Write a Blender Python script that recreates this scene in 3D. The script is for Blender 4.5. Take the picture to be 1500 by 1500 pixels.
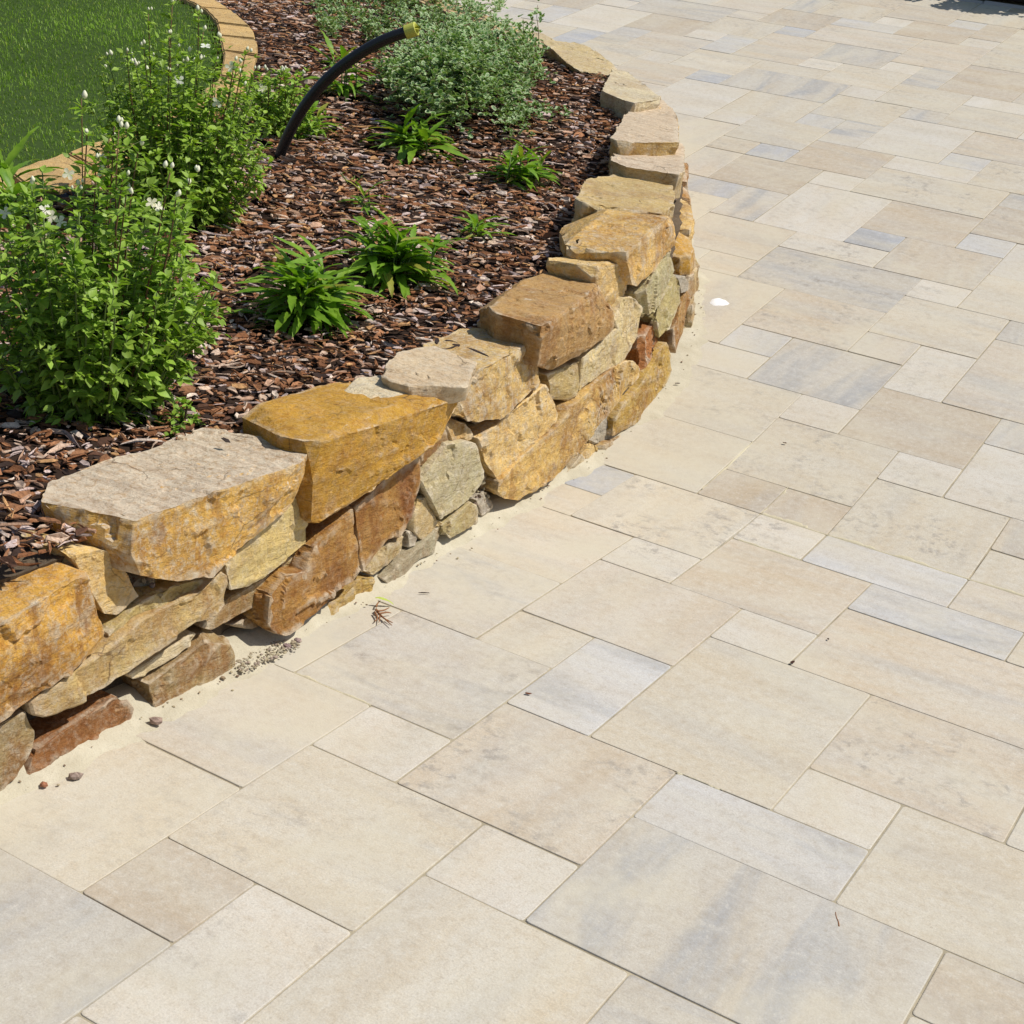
import bpy, bmesh, math, random
import numpy as np
from mathutils import Vector, Matrix, Quaternion

random.seed(7); rng = np.random.default_rng(7)
for o in list(bpy.data.objects): bpy.data.objects.remove(o)
S = bpy.context.scene
COL = S.collection

# ------------------------------------------------------------------ camera, world, sun, exposure
UNIT = 0.2                                            # paving module in metres
FPX = 2235.158                                        # focal length for a 1500 px wide frame
RC = np.array([[0.8510328946756514, 0.5121069201363099, 0.11614436933611952],
               [0.2894243010816353, -0.2728919249452162, -0.9174767415270545],
               [-0.4381513278804353, 0.8144178900590272, -0.3804561922592582]])
CC = np.array([6.46672618, -10.39639401, 7.89413808]) * UNIT
cam = bpy.data.cameras.new('camera'); camo = bpy.data.objects.new('camera', cam); COL.objects.link(camo)
cam.sensor_width = 36; cam.sensor_fit = 'HORIZONTAL'; cam.lens = FPX / 1500 * 36
cam.clip_start = 0.05; cam.clip_end = 400
m = Matrix.Identity(4)
for i in range(3):
    m[i][0] = RC[0][i]; m[i][1] = -RC[1][i]; m[i][2] = -RC[2][i]; m[i][3] = CC[i]
camo.matrix_world = m
S.camera = camo
SUN_AZ, SUN_EL = math.radians(27), math.radians(57)
w = bpy.data.worlds.new('World'); S.world = w; w.use_nodes = True
wn = w.node_tree.nodes; wl = w.node_tree.links
bg = wn['Background']; sky = wn.new('ShaderNodeTexSky'); sky.sky_type = 'NISHITA'; sky.sun_disc = False
sky.sun_elevation = SUN_EL; sky.sun_rotation = math.pi / 2 - SUN_AZ
wl.new(sky.outputs[0], bg.inputs[0]); bg.inputs[1].default_value = 0.088
sl = bpy.data.lights.new('sun', 'SUN'); sl.energy = 4.3; sl.angle = math.radians(0.5); sl.color = (1, .955, .89)
so = bpy.data.objects.new('sun', sl); COL.objects.link(so)
sd = Vector((math.cos(SUN_AZ) * math.cos(SUN_EL), math.sin(SUN_AZ) * math.cos(SUN_EL), math.sin(SUN_EL)))
so.rotation_euler = sd.to_track_quat('Z', 'Y').to_euler(); so.location = (3, 2, 6)
S.view_settings.view_transform = 'Standard'; S.view_settings.look = 'None'
S.view_settings.exposure = 0.0; S.view_settings.gamma = 1
S.view_settings.use_curve_mapping = False

# ------------------------------------------------------------------ ground shape (a driveway that rises gently away)
KN = [8, 9.5, 11, 16, 21]
KA = [0.05808745, 0.18414504, 0.17425444, 0.17182391, 0.18103524]
def prof(u):                                          # arc length along the drive -> y, z (in modules)
    if u <= KN[0]: return u, 0.0
    y, z = KN[0], 0.0
    for i, k in enumerate(KN):
        e = KN[i + 1] if i + 1 < len(KN) else 1e9
        L = min(u, e) - k; y += L * math.cos(KA[i]); z += L * math.sin(KA[i])
        if u <= e: break
    return y, z
_py = np.array([prof(u)[0] for u in np.arange(-20, 70, .1)]) * UNIT
_pz = np.array([prof(u)[1] for u in np.arange(-20, 70, .1)]) * UNIT
def gz(y): return np.interp(y, _py, _pz)
BY = [-3, 1.0, 1.5, 2.2, 2.85, 3.25, 3.6, 4.0, 4.5, 5.3, 8, 14]
BZ = [.375, .375, .43, .49, .54, .60, .655, .695, .74, .765, .93, 1.3]
def bz(y): return np.interp(y, BY, BZ)
def raydir(p): return RC.T @ np.array([(p[0] - 750) / FPX, (p[1] - 750) / FPX, 1.0])
def on_field(p, fz, dz=0.0):
    d = raydir(p); t = 1.5
    prev = None
    while t < 30:
        X = CC + t * d; g = X[2] - (fz(X[1]) + dz)
        if g < 0:
            lo, hi = prev, t
            for _ in range(25):
                md = (lo + hi) / 2; X = CC + md * d
                if X[2] - (fz(X[1]) + dz) < 0: hi = md
                else: lo = md
            return CC + hi * d
        prev = t; t += .05
    return CC + t * d
def on_ground(p, dz=0.0): return on_field(p, gz, dz)
def on_bed(p, dz=0.0): return on_field(p, bz, dz)
def on_z(p, z): d = raydir(p); return CC + (z - CC[2]) / d[2] * d
def project(X):
    c = RC @ (np.asarray(X) - CC); return FPX * c[0] / c[2] + 750, FPX * c[1] / c[2] + 750, c[2]

# base line of the retaining wall, on the paving
WB = np.array([(-.5, -1.4), (-.5, -.8), (-.5, .4), (-.505, .63), (-.515, 1.08), (-.54, 1.4), (-.555, 1.85), (-.585, 2.26), (-.65, 2.63),
               (-.755, 2.91), (-.917, 3.25), (-1.12, 3.58), (-1.34, 3.92), (-1.55, 4.22), (-1.82, 4.56), (-2.1, 4.86), (-2.4, 5.12),
               (-2.85, 5.44), (-3.4, 5.75), (-4.2, 6.1), (-5.2, 6.4)])
BATTER = 0.15                                         # lean per metre of height
def _wn():
    t = np.zeros_like(WB)
    t[1:-1] = WB[2:] - WB[:-2]; t[0] = WB[1] - WB[0]; t[-1] = WB[-1] - WB[-2]
    t /= np.linalg.norm(t, axis=1)[:, None]
    return np.stack([-t[:, 1], t[:, 0]], 1)           # inward (towards the bed)
WN = _wn()
def wall_hit(p, out=0.0):                             # ray against the leaning wall face
    d = raydir(p); best = None
    for i in range(len(WB) - 1):
        a = WB[i] - WN[i] * out; b = WB[i + 1] - WN[i + 1] * out
        A = np.array([a[0], a[1], gz(a[1])]); B = np.array([b[0], b[1], gz(b[1])])
        up = np.array([*(WN[i] * BATTER), 1.0]); e = B - A
        n = np.cross(e, up); den = n @ d
        if abs(den) < 1e-9: continue
        t = n @ (A - CC) / den
        if t <= 0: continue
        X = CC + t * d; q = X - A
        sol = np.linalg.lstsq(np.stack([e, up], 1), q, rcond=None)[0]
        if -.02 <= sol[0] <= 1.02 and -.15 < sol[1] < .75:
            if best is None or t < best[0]: best = (t, X, WN[i])
    return best
def wall_dist(x, y):                                  # signed distance, positive on the bed side
    P = np.stack([np.atleast_1d(x), np.atleast_1d(y)], 1).astype(float)
    bd = np.full(len(P), 1e9); sg = np.ones(len(P))
    for i in range(len(WB) - 1):
        a, b = WB[i], WB[i + 1]; e = b - a; L2 = e @ e
        t = np.clip(((P - a) @ e) / L2, 0, 1)
        c = a + t[:, None] * e; dv = P - c; dd = np.hypot(dv[:, 0], dv[:, 1])
        s = np.sign(dv @ np.array([-e[1], e[0]]))
        k = dd < bd; bd[k] = dd[k]; sg[k] = s[k]
    return bd * sg

# ------------------------------------------------------------------ helpers
def tag(o, label=None, cat=None, group=None, kind=None):
    if label: o['label'] = label
    if cat: o['category'] = cat
    if group: o['group'] = group
    if kind: o['kind'] = kind
    return o
def empty(name, loc=(0, 0, 0)):
    o = bpy.data.objects.new(name, None); o.location = loc; o.empty_display_size = .1; COL.objects.link(o); return o
def link(name, me, mat=None, parent=None):
    o = bpy.data.objects.new(name, me); COL.objects.link(o)
    if mat and not me.materials: me.materials.append(mat)
    if parent: o.parent = parent
    return o
def mesh(name, V, F, smooth=False):
    me = bpy.data.meshes.new(name); me.from_pydata([tuple(v) for v in V], [], [tuple(f) for f in F]); me.update()
    if smooth: me.polygons.foreach_set('use_smooth', [True] * len(me.polygons))
    return me
def vnoise(P, seed=0):                                # smooth 3-D value noise, -1..1
    P = np.asarray(P, float); I = np.floor(P).astype(np.int64); f = P - I; f = f * f * (3 - 2 * f)
    def h(ix, iy, iz):
        n = (ix * 374761393 + iy * 668265263 + iz * 2147483647 + seed * 974634777) & 0xffffffff
        n = ((n ^ (n >> 13)) * 1274126177) & 0xffffffff
        n = (n ^ (n >> 16)) & 0xffff
        return n / 32767.5 - 1
    r = 0
    for dx in (0, 1):
        for dy in (0, 1):
            for dz in (0, 1):
                wgt = (f[:, 0] if dx else 1 - f[:, 0]) * (f[:, 1] if dy else 1 - f[:, 1]) * (f[:, 2] if dz else 1 - f[:, 2])
                r = r + wgt * h(I[:, 0] + dx, I[:, 1] + dy, I[:, 2] + dz)
    return r
class Nodes:
    def __init__(s, name, rough=.8):
        s.m = bpy.data.materials.new(name); s.m.use_nodes = True; s.t = s.m.node_tree; s.t.nodes.clear()
        s.out = s.n('ShaderNodeOutputMaterial'); s.b = s.n('ShaderNodeBsdfPrincipled'); s.b.inputs['Roughness'].default_value = rough
        s.b.inputs['Specular IOR Level'].default_value = .3
        s.l(s.b.outputs[0], s.out.inputs[0])
    def n(s, t, **k):
        x = s.t.nodes.new(t)
        for a, v in k.items(): setattr(x, a, v)
        return x
    def l(s, a, b): s.t.links.new(a, b)
    def val(s, sock, v):
        if hasattr(v, 'is_output') or isinstance(v, bpy.types.NodeSocket): s.l(v, sock)
        else: sock.default_value = v
    def noise(s, vec, scale, detail=5, rough=.55, dist=0.0, out='Fac'):
        x = s.n('ShaderNodeTexNoise'); s.l(vec, x.inputs['Vector']); x.inputs['Scale'].default_value = scale
        x.inputs['Detail'].default_value = detail; x.inputs['Roughness'].default_value = rough; x.inputs['Distortion'].default_value = dist
        return x.outputs[out]
    def ramp(s, fac, stops):
        x = s.n('ShaderNodeValToRGB'); s.l(fac, x.inputs[0]); e = x.color_ramp.elements
        while len(e) < len(stops): e.new(.5)
        for i, (p, c) in enumerate(stops):
            e[i].position = p; e[i].color = (c, c, c, 1) if isinstance(c, (int, float)) else (*c, 1)
        return x.outputs[0]
    def mix(s, fac, a, b, mode='MIX'):
        x = s.n('ShaderNodeMix', data_type='RGBA', blend_type=mode)
        s.val(x.inputs[0], fac)
        for k, v in ((6, a), (7, b)):
            if isinstance(v, tuple): x.inputs[k].default_value = (*v[:3], 1)
            else: s.l(v, x.inputs[k])
        return x.outputs[2]
    def math(s, op, a, b=0.0, c=None):
        x = s.n('ShaderNodeMath', operation=op); s.val(x.inputs[0], a); s.val(x.inputs[1], b)
        if c is not None: s.val(x.inputs[2], c)
        return x.outputs[0]
    def mapping(s, vec, scale=(1, 1, 1), rot=(0, 0, 0), loc=(0, 0, 0)):
        x = s.n('ShaderNodeMapping'); s.l(vec, x.inputs[0]); s.val(x.inputs['Scale'], scale); s.val(x.inputs['Rotation'], rot); s.val(x.inputs['Location'], loc)
        return x.outputs[0]
    def objco(s):                                     # object coordinates shifted by the object's own random number
        tc = s.n('ShaderNodeTexCoord'); oi = s.n('ShaderNodeObjectInfo')
        k = s.math('MULTIPLY', oi.outputs['Random'], 57.0)
        c = s.n('ShaderNodeCombineXYZ'); s.l(k, c.inputs[0]); s.l(s.math('MULTIPLY', oi.outputs['Random'], 31.0), c.inputs[1])
        a = s.n('ShaderNodeVectorMath', operation='ADD'); s.l(tc.outputs['Object'], a.inputs[0]); s.l(c.outputs[0], a.inputs[1])
        return a.outputs[0], oi
    def attr(s, name, typ='GEOMETRY', out='Color'):
        x = s.n('ShaderNodeAttribute', attribute_name=name, attribute_type=typ); return x.outputs[out]
    def bump(s, h, strength=.4, dist=.01, prev=None):
        x = s.n('ShaderNodeBump'); s.l(h, x.inputs['Height']); x.inputs['Strength'].default_value = strength; x.inputs['Distance'].default_value = dist
        if prev: s.l(prev, x.inputs['Normal'])
        return x.outputs[0]
    def done(s, color, normal=None, rough=None):
        s.val(s.b.inputs['Base Color'], (*color, 1) if isinstance(color, tuple) else color)
        if normal: s.l(normal, s.b.inputs['Normal'])
        if rough is not None: s.val(s.b.inputs['Roughness'], rough)
        return s.m

# ------------------------------------------------------------------ materials
def mat_slab():
    N = Nodes('concrete_slab', .82); v, oi = N.objco()
    turn = N.attr('turn', 'OBJECT', 'Fac')
    cr = N.n('ShaderNodeCombineXYZ'); N.l(turn, cr.inputs[2])
    vr = N.mapping(v, (1, 1, 1), cr.outputs[0])
    streak = N.noise(N.mapping(vr, (1.6, 9, 1)), 1.0, 5, .55, .4)
    cloud = N.noise(N.mapping(vr, (2.2, 5, 1)), 1.3, 4, .5, .3)
    fine = N.noise(v, 260, 3, .6)
    base = oi.outputs['Color']
    warm = N.mix(N.ramp(cloud, [(.35, 0.), (.65, 1.)]), base, N.mix(1.0, base, (.95, .895, .81), 'MULTIPLY'))
    pale = N.mix(N.ramp(streak, [(.44, 0.), (.68, .55)]), warm, (.585, .545, .45))
    # smoky blue-grey flames, stronger on some slabs
    g = N.noise(N.mapping(vr, (1.3, 6.5, 1), (0, 0, 0), (3.1, 1.7, 0)), 1.25, 5, .58, .5)
    ga = N.attr('flame', 'OBJECT', 'Fac')
    gf = N.math('MULTIPLY', N.ramp(g, [(.48, 0.), (.66, 1.)]), ga)
    col = N.mix(gf, pale, (.35, .36, .37))
    # flecks of dark pigment where the face is worn
    wear = N.noise(v, 26, 6, .75, .2); patch = N.noise(v, 5.5, 2, .5)
    wf = N.math('MULTIPLY', N.ramp(wear, [(.50, 0.), (.62, 1.)]), N.ramp(patch, [(.44, 0.), (.60, .7)]))
    col = N.mix(N.math('MULTIPLY', wf, N.attr('wear', 'OBJECT', 'Fac')), col, (.30, .27, .235))
    blo = N.noise(v, 42, 7, .8, .2)
    col = N.mix(N.ramp(blo, [(.50, 0.), (.66, .5)]), col, N.mix(1.0, col, (.74, .66, .56), 'MULTIPLY'))
    col = N.mix(N.ramp(blo, [(.34, .55), (.47, 0.)]), col, (.66, .63, .55))
    sp = N.noise(v, 150, 4, .75)
    col = N.mix(N.ramp(sp, [(.54, 0.), (.70, .5)]), col, (.34, .29, .22))
    col = N.mix(N.ramp(sp, [(.28, .3), (.40, 0.)]), col, (.66, .62, .52))
    col = N.mix(N.ramp(fine, [(.35, .3), (.65, 0.)]), col, (.30, .27, .22))
    # sand swept over the face
    sw = N.n('ShaderNodeNewGeometry').outputs['Position']
    sn = N.noise(sw, 3.2, 5, .6, .6); sg = N.noise(sw, 40, 3, .6)
    dust = N.attr('dust', 'OBJECT', 'Fac')
    df = N.math('ADD', sn, N.math('MULTIPLY', sg, .2))
    df = N.math('ADD', df, N.math('MULTIPLY', dust, .33))
    col = N.mix(N.ramp(df, [(.60, 0.), (.95, .8)]), col, (.58, .53, .405))
    b1 = N.bump(fine, .5, .0010); b2 = N.bump(wear, .2, .0012, b1)
    return N.done(col, b2)
def mat_sand(name='joint_sand', c1=(.46, .40, .28), c2=(.28, .24, .165)):
    N = Nodes(name, .95); v = N.n('ShaderNodeNewGeometry').outputs['Position']
    a = N.noise(v, 14, 5, .6); b = N.noise(v, 380, 3, .7); c = N.noise(v, 90, 4, .7)
    col = N.mix(N.ramp(a, [(.35, 0.), (.7, 1.)]), c1, c2)
    col = N.mix(N.ramp(b, [(.52, 0.), (.72, .5)]), col, (.30, .24, .16))
    return N.done(col, N.bump(c, .5, .004, N.bump(b, .5, .001)))
def mat_stone():
    N = Nodes('ochre_quartzite', .8); v, oi = N.objco()
    base = oi.outputs['Color']
    grain_dir = N.mapping(v, (1, 1, 3.2), (.5, .2, 0))
    a = N.noise(grain_dir, 5.5, 6, .62, .6); b = N.noise(v, 17, 7, .68, .4); c = N.noise(N.mapping(v, (1, 1.4, 1), (0, 0, 0), (5, 2, 1)), 4.2, 5, .6, .8)
    d = N.noise(v, 70, 5, .7); e = N.noise(v, 220, 3, .7); g2 = N.noise(N.mapping(v, (1, 2.2, 7), (.4, .3, .2)), 14, 6, .7, .3)
    rust = N.attr('rust', 'OBJECT', 'Fac'); crust = N.attr('crust', 'OBJECT', 'Fac')
    col = N.mix(N.ramp(a, [(.40, 0.), (.62, .8)]), base, N.mix(1.0, base, (1.22, 1.18, 1.08), 'MULTIPLY'))
    col = N.mix(N.ramp(g2, [(.54, 0.), (.72, .45)]), col, N.mix(1.0, col, (.55, .46, .34), 'MULTIPLY'))
    rf = N.math('MULTIPLY', N.ramp(c, [(.47, 0.), (.62, 1.)]), rust)
    col = N.mix(rf, col, (.25, .095, .022))
    rf2 = N.math('MULTIPLY', N.ramp(b, [(.55, 0.), (.66, .8)]), rust)
    col = N.mix(rf2, col, (.40, .19, .045))
    cf = N.math('MULTIPLY', N.ramp(N.math('ADD', N.math('MULTIPLY', b, .6), N.math('MULTIPLY', d, .4)), [(.50, 0.), (.62, .9)]), crust)
    col = N.mix(cf, col, (.58, .52, .40))
    # cleavage faces (level tops) are greyer, with a wood-like grain
    geo = N.n('ShaderNodeNewGeometry'); sx = N.n('ShaderNodeSeparateXYZ'); N.l(geo.outputs['Normal'], sx.inputs[0])
    tf = N.math('MULTIPLY', N.ramp(sx.outputs[2], [(.72, 0.), (.9, 1.)]), N.attr('topgrey', 'OBJECT', 'Fac'))
    gr = N.noise(N.mapping(v, (1.2, 11, 4), (0, 0, .25)), 6, 5, .6, .3)
    tc = N.mix(N.ramp(gr, [(.42, 0.), (.58, 1.)]), (.68, .56, .41), (.53, .42, .30))
    col = N.mix(tf, col, tc)
    sp = N.noise(N.mapping(v, (1, 1, 1.6)), 46, 8, .78, .5)
    col = N.mix(N.math('MULTIPLY', N.ramp(sp, [(.51, 0.), (.60, .85)]), N.math('ADD', N.math('MULTIPLY', rust, .7), .25)), col, N.mix(1.0, col, (.66, .48, .28), 'MULTIPLY'))
    sp2 = N.noise(N.mapping(v, (1.3, 1, 1), (0, 0, 0), (4, 4, 4)), 60, 8, .8, .3)
    col = N.mix(N.math('MULTIPLY', N.ramp(sp2, [(.50, 0.), (.60, .8)]), crust), col, (.66, .60, .47))
    crk = N.n('ShaderNodeTexVoronoi', feature='DISTANCE_TO_EDGE'); N.l(N.mapping(N.mix(.06, v, N.noise(v, 9, 4, .6, 0, 'Color')), (1, 1, 2.2)), crk.inputs['Vector']); crk.inputs['Scale'].default_value = 7
    ck = N.math('MULTIPLY', N.ramp(crk.outputs['Distance'], [(0., 1.), (.018, 0.)]), N.ramp(N.noise(v, 6, 3, .6), [(.5, 0.), (.6, .75)]))
    col = N.mix(ck, col, (.10, .055, .025))
    col = N.mix(N.ramp(e, [(.58, 0.), (.78, .4)]), col, (.18, .10, .04))
    col = N.mix(N.ramp(d, [(.25, .4), (.38, 0.)]), col, (.26, .15, .06))
    rs_ = N.noise(N.mapping(v, (1, 1, .35), (0, 0, 0), (2, 7, 1)), 16, 7, .7, .6)
    col = N.mix(N.math('MULTIPLY', N.ramp(rs_, [(.52, 0.), (.62, .85)]), N.math('MULTIPLY', rust, N.math('SUBTRACT', 1.0, N.ramp(sx.outputs[2], [(.5, 0.), (.85, .8)])))), col, (.27, .11, .025))
    mo = N.noise(N.mapping(v, (1, 1, 1.5), (0, 0, 0), (9, 1, 3)), 130, 6, .8)
    col = N.mix(N.ramp(mo, [(.52, 0.), (.64, .55)]), col, N.mix(1.0, col, (.55, .42, .27), 'MULTIPLY'))
    col = N.mix(N.ramp(mo, [(.33, .5), (.45, 0.)]), col, N.mix(1.0, col, (1.35, 1.35, 1.3), 'MULTIPLY'))
    pt = geo.outputs['Pointiness']
    col = N.mix(N.math('MULTIPLY', N.math('MULTIPLY', N.ramp(pt, [(.507, 0.), (.54, 1.)]), N.attr('worn', 'OBJECT', 'Fac')), N.ramp(b, [(.36, .2), (.58, .85)])), col, (.70, .61, .46))
    bb = N.bump(g2, .8, .010, N.bump(b, .7, .008, N.bump(sp, .8, .004, N.bump(d, .7, .003, N.bump(e, .9, .0018)))))
    return N.done(col, bb)
def mat_tint(name, rough=.85, bumps=True, spec=.25):
    N = Nodes(name, rough); v = N.n('ShaderNodeNewGeometry').outputs['Position']
    a = N.noise(N.mapping(v, (1, 2.5, 1)), 90, 5, .7); col = N.mix(N.ramp(a, [(.35, .55), (.6, 0.)]), N.attr('tint'), (.03, .018, .012))
    N.b.inputs['Specular IOR Level'].default_value = spec
    return N.done(col, N.bump(a, .6, .003) if bumps else None)
def mat_leaf(name, c1, c2, rough=.42, trans=.3, rim=None, scale=30, useattr=False, old=False):
    N = Nodes(name, rough); tc = N.n('ShaderNodeNewGeometry').outputs['Position']; oi = N.n('ShaderNodeObjectInfo')
    a = N.noise(tc, scale, 3, .5)
    col = N.mix(N.ramp(a, [(.35, 0.), (.65, 1.)]), c1, c2)
    col = N.mix(N.math('MULTIPLY', oi.outputs['Random'], .5), col, N.mix(1.0, col, (1.35, 1.15, .8), 'MULTIPLY'))
    if old: col = N.mix(N.ramp(oi.outputs['Random'], [(.93, 0.), (.96, .8)]), col, (.38, .34, .06))
    if useattr: col = N.mix(1.0, col, N.attr('tint'), 'MULTIPLY')
    if rim: col = N.mix(N.ramp(N.attr('rim', 'GEOMETRY', 'Fac'), [(.55, 0.), (.95, 1.)]), col, rim)
    N.b.inputs['Specular IOR Level'].default_value = .4
    N.done(col, N.bump(N.noise(tc, 260, 3, .6), .25, .001))
    t = N.n('ShaderNodeBsdfTranslucent'); N.l(N.mix(1.0, col, (1.2, 1.35, .5), 'MULTIPLY'), t.inputs[0])
    x = N.n('ShaderNodeMixShader'); x.inputs[0].default_value = trans; N.l(N.b.outputs[0], x.inputs[1]); N.l(t.outputs[0], x.inputs[2]); N.l(x.outputs[0], N.out.inputs[0])
    return N.m
def mat_plain(name, c, rough=.6, spec=.3, var=.15, bumpd=.001):
    N = Nodes(name, rough); v = N.n('ShaderNodeNewGeometry').outputs['Position']
    a = N.noise(v, 60, 5, .6)
    col = N.mix(N.math('MULTIPLY', a, var * 2), c, tuple(x * .6 for x in c)); N.b.inputs['Specular IOR Level'].default_value = spec
    return N.done(col, N.bump(a, .3, bumpd))
M_SLAB = mat_slab(); M_SAND = mat_sand(); M_STONE = mat_stone()
M_CHIP = mat_tint('bark_chip'); M_SOIL = mat_plain('dark_mulch_bed', (.045, .028, .02), .95, .1, .4, .01)
M_SHRUB = mat_leaf('shrub_leaf', (.22, .37, .045), (.32, .48, .08), .5, .3, useattr=True)
M_HERB = mat_leaf('perennial_leaf', (.13, .275, .018), (.21, .37, .035), .48, .32, old=True)
M_VARI = mat_leaf('variegated_leaf', (.085, .20, .05), (.14, .28, .07), .5, .2, rim=(.50, .58, .32), useattr=True)
M_GRASS = mat_leaf('grass_blade', (.16, .29, .03), (.23, .39, .05), .5, .38, scale=2.2, useattr=True)
M_STEM = mat_plain('brown_stem', (.14, .075, .035)); M_GSTEM = mat_plain('green_stem', (.13, .19, .05))
M_PETAL = mat_leaf('white_petal', (.78, .78, .74), (.85, .85, .82), .6, .3)
M_BUD = mat_plain('cream_bud', (.80, .80, .58), .6)
M_LAWN = mat_plain('lawn_soil', (.05, .085, .02), .95, .1, .3)
M_HOSE = mat_plain('black_plastic', (.012, .013, .015), .38, .5, .1); M_CAP = mat_plain('yellow_plastic', (.55, .56, .10), .45, .4, .08)
M_FABRIC = mat_plain('black_membrane', (.03, .032, .04), .7)
M_KERB = mat_plain('grey_kerb', (.36, .38, .40), .8)
M_TWIG = mat_plain('dry_twig', (.30, .14, .06)); M_WHITE = mat_plain('white_mortar', (.86, .86, .85), .8, .2, .05)
M_YLEAF = mat_plain('fallen_leaf', (.42, .50, .08), .5)

# ------------------------------------------------------------------ paving slabs on a 20 cm module
# rows: u0, v0, u1, v1, tone  (u runs up the drive, v across it)
TONE = {'w': (.655, .615, .535), 'c': (.62, .565, .455), 't': (.585, .515, .41), 'b': (.53, .46, .36), 'g': (.545, .515, .455), 'l': (.58, .57, .545),
        'p': (.62, .56, .465)}
LAY = '''0 0 2 2 t|-1 1 0 2 w|-2 -1 0 1 c|0 -1 1 0 w|-1 -3 1 -1 p|1 -2 3 0 g|-3 -3 -1 -1 c|-3 -1 -2 0 b|-5 -2 -3 0 g|-4 0 -2 1 w|-4 1 -1 3 c
-3 3 -1 5 g|-1 2 1 5 g|0 5 1 6 b|1 2 2 4 l|2 1 5 3 c|2 3 3 4 w|1 4 3 6 c|3 3 5 5 t|2 0 4 1 l|3 -1 4 0 c|4 -1 6 1 p|6 -1 7 0 w|5 1 6 2 w
3 -3 5 -1 g|5 -3 7 -1 p|7 -3 8 -2 t|8 -3 9 -2 L|7 -2 9 0 c|9 -3 11 -1 c|9 -1 10 0 b|9 0 10 1 b|10 -1 12 1 c|12 -1 13 0 w|11 -3 13 -1 c
12 0 14 2 b|11 1 12 2 w|9 1 11 3 c|8 0 9 1 w|6 0 8 2 t|8 1 9 3 l|7 2 8 4 l|5 2 7 5 t|8 3 9 5 p|9 3 10 5 c|10 3 11 4 t|11 2 13 4 w|13 2 14 3 g
14 0 16 1 w|15 -1 16 0 p|13 -2 15 0 g|15 -3 17 -1 t|14 -3 15 -2 l|13 -4 14 -2 w|14 -5 17 -3 t|17 -5 18 -4 t|17 -6 18 -5 l|17 -4 19 -1 g
18 -1 19 0 w|16 -1 18 1 c|17 1 18 2 g|14 1 17 3 p|18 0 20 2 c|19 -2 21 0 t|20 0 22 2 w|19 -4 20 -2 w|20 -3 21 -2 L|21 -1 22 0 l|21 -3 23 -1 b
22 -1 24 1 b|24 -1 25 0 g|23 -4 25 -1 c|23 -5 24 -4 w|25 -4 26 -2 w|25 -2 27 0 c|26 -3 27 -2 l|27 -3 29 0 t|26 -5 29 -3 w|29 -5 30 -4 g|29 -4 31 -2 c
24 -6 26 -4 b|22 -7 24 -5 b|20 -5 23 -3 w|20 -6 22 -5 g|21 -8 22 -6 L|18 -6 20 -4 t|25 -8 27 -6 c|27 -7 28 -6 l|24 -7 25 -6 L|26 -6 28 -5 g
32 -17 35 -15 w|35 -17 36 -16 w|34 -19 36 -17 b|32 -15 33 -14 l|30 -16 32 -15 L|33 -15 35 -13 b|35 -16 37 -13 g|29 -15 31 -13 c|31 -14 33 -12 p
34 -13 36 -11 c|33 -13 34 -12 w|32 -12 34 -11 l|30 -12 32 -10 c|30 -13 31 -12 w|28 -13 30 -11 t|29 -11 30 -10 L|26 -11 29 -9 w|29 -10 31 -7 g
31 -10 32 -8 c|32 -11 35 -9 t|35 -11 36 -10 L|36 -12 38 -10 b|36 -13 37 -12 p|38 -11 40 -9 c|35 -10 37 -7 p|37 -10 38 -8 l|38 -9 39 -8 w
37 -8 39 -6 b|39 -7 40 -6 l|39 -9 41 -7 t|40 -7 42 -5 c|38 -6 40 -5 t|38 -5 40 -3 c|34 -7 37 -5 t|35 -5 38 -3 c|37 -6 38 -5 w|33 -9 35 -7 g
32 -9 33 -8 w|31 -8 33 -6 c|33 -7 34 -6 w|32 -6 34 -5 g|32 -5 35 -3 b|30 -7 31 -6 w|30 -6 32 -4 c|31 -4 32 -2 w|28 -7 30 -5 c|27 -9 29 -7 c|26 -9 27 -8 w'''
occ = {}; slabs = []
def claim(u0, v0, u1, v1, tone):
    cells = [(u, v) for u in range(u0, u1) for v in range(v0, v1)]
    if any(c in occ for c in cells): return False
    for c in cells: occ[c] = 1
    slabs.append((u0, v0, u1, v1, tone)); return True
for r in LAY.replace('\n', '|').split('|'):
    q = r.split(); a = [int(k) for k in q[:4]]
    if not claim(*a, q[4]): print('overlap', r)
rs = random.Random(3)
FORM = [(3, 2), (2, 3), (2, 2), (2, 2), (2, 1), (1, 2), (1, 1)]
U0, U1, V0, V1 = -9, 43, -26, 14
for u in range(U0, U1):
    for v in range(V0, V1):
        if (u, v) in occ: continue
        y = prof(u + .5)[0] * UNIT
        if wall_dist((v + .5) * UNIT, y)[0] > .35: continue
        fs = FORM[:]; rs.shuffle(fs); fs.sort(key=lambda f: -(f[0] * f[1]) * rs.uniform(.4, 1))
        for f in fs + [(1, 1)]:
            if u + f[0] > U1: continue
            if claim(u, v, u + f[0], v + f[1], rs.choice('wcctbgplt')): break
GAP = .0026; TH = .05
slab_meshes = {}
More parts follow.
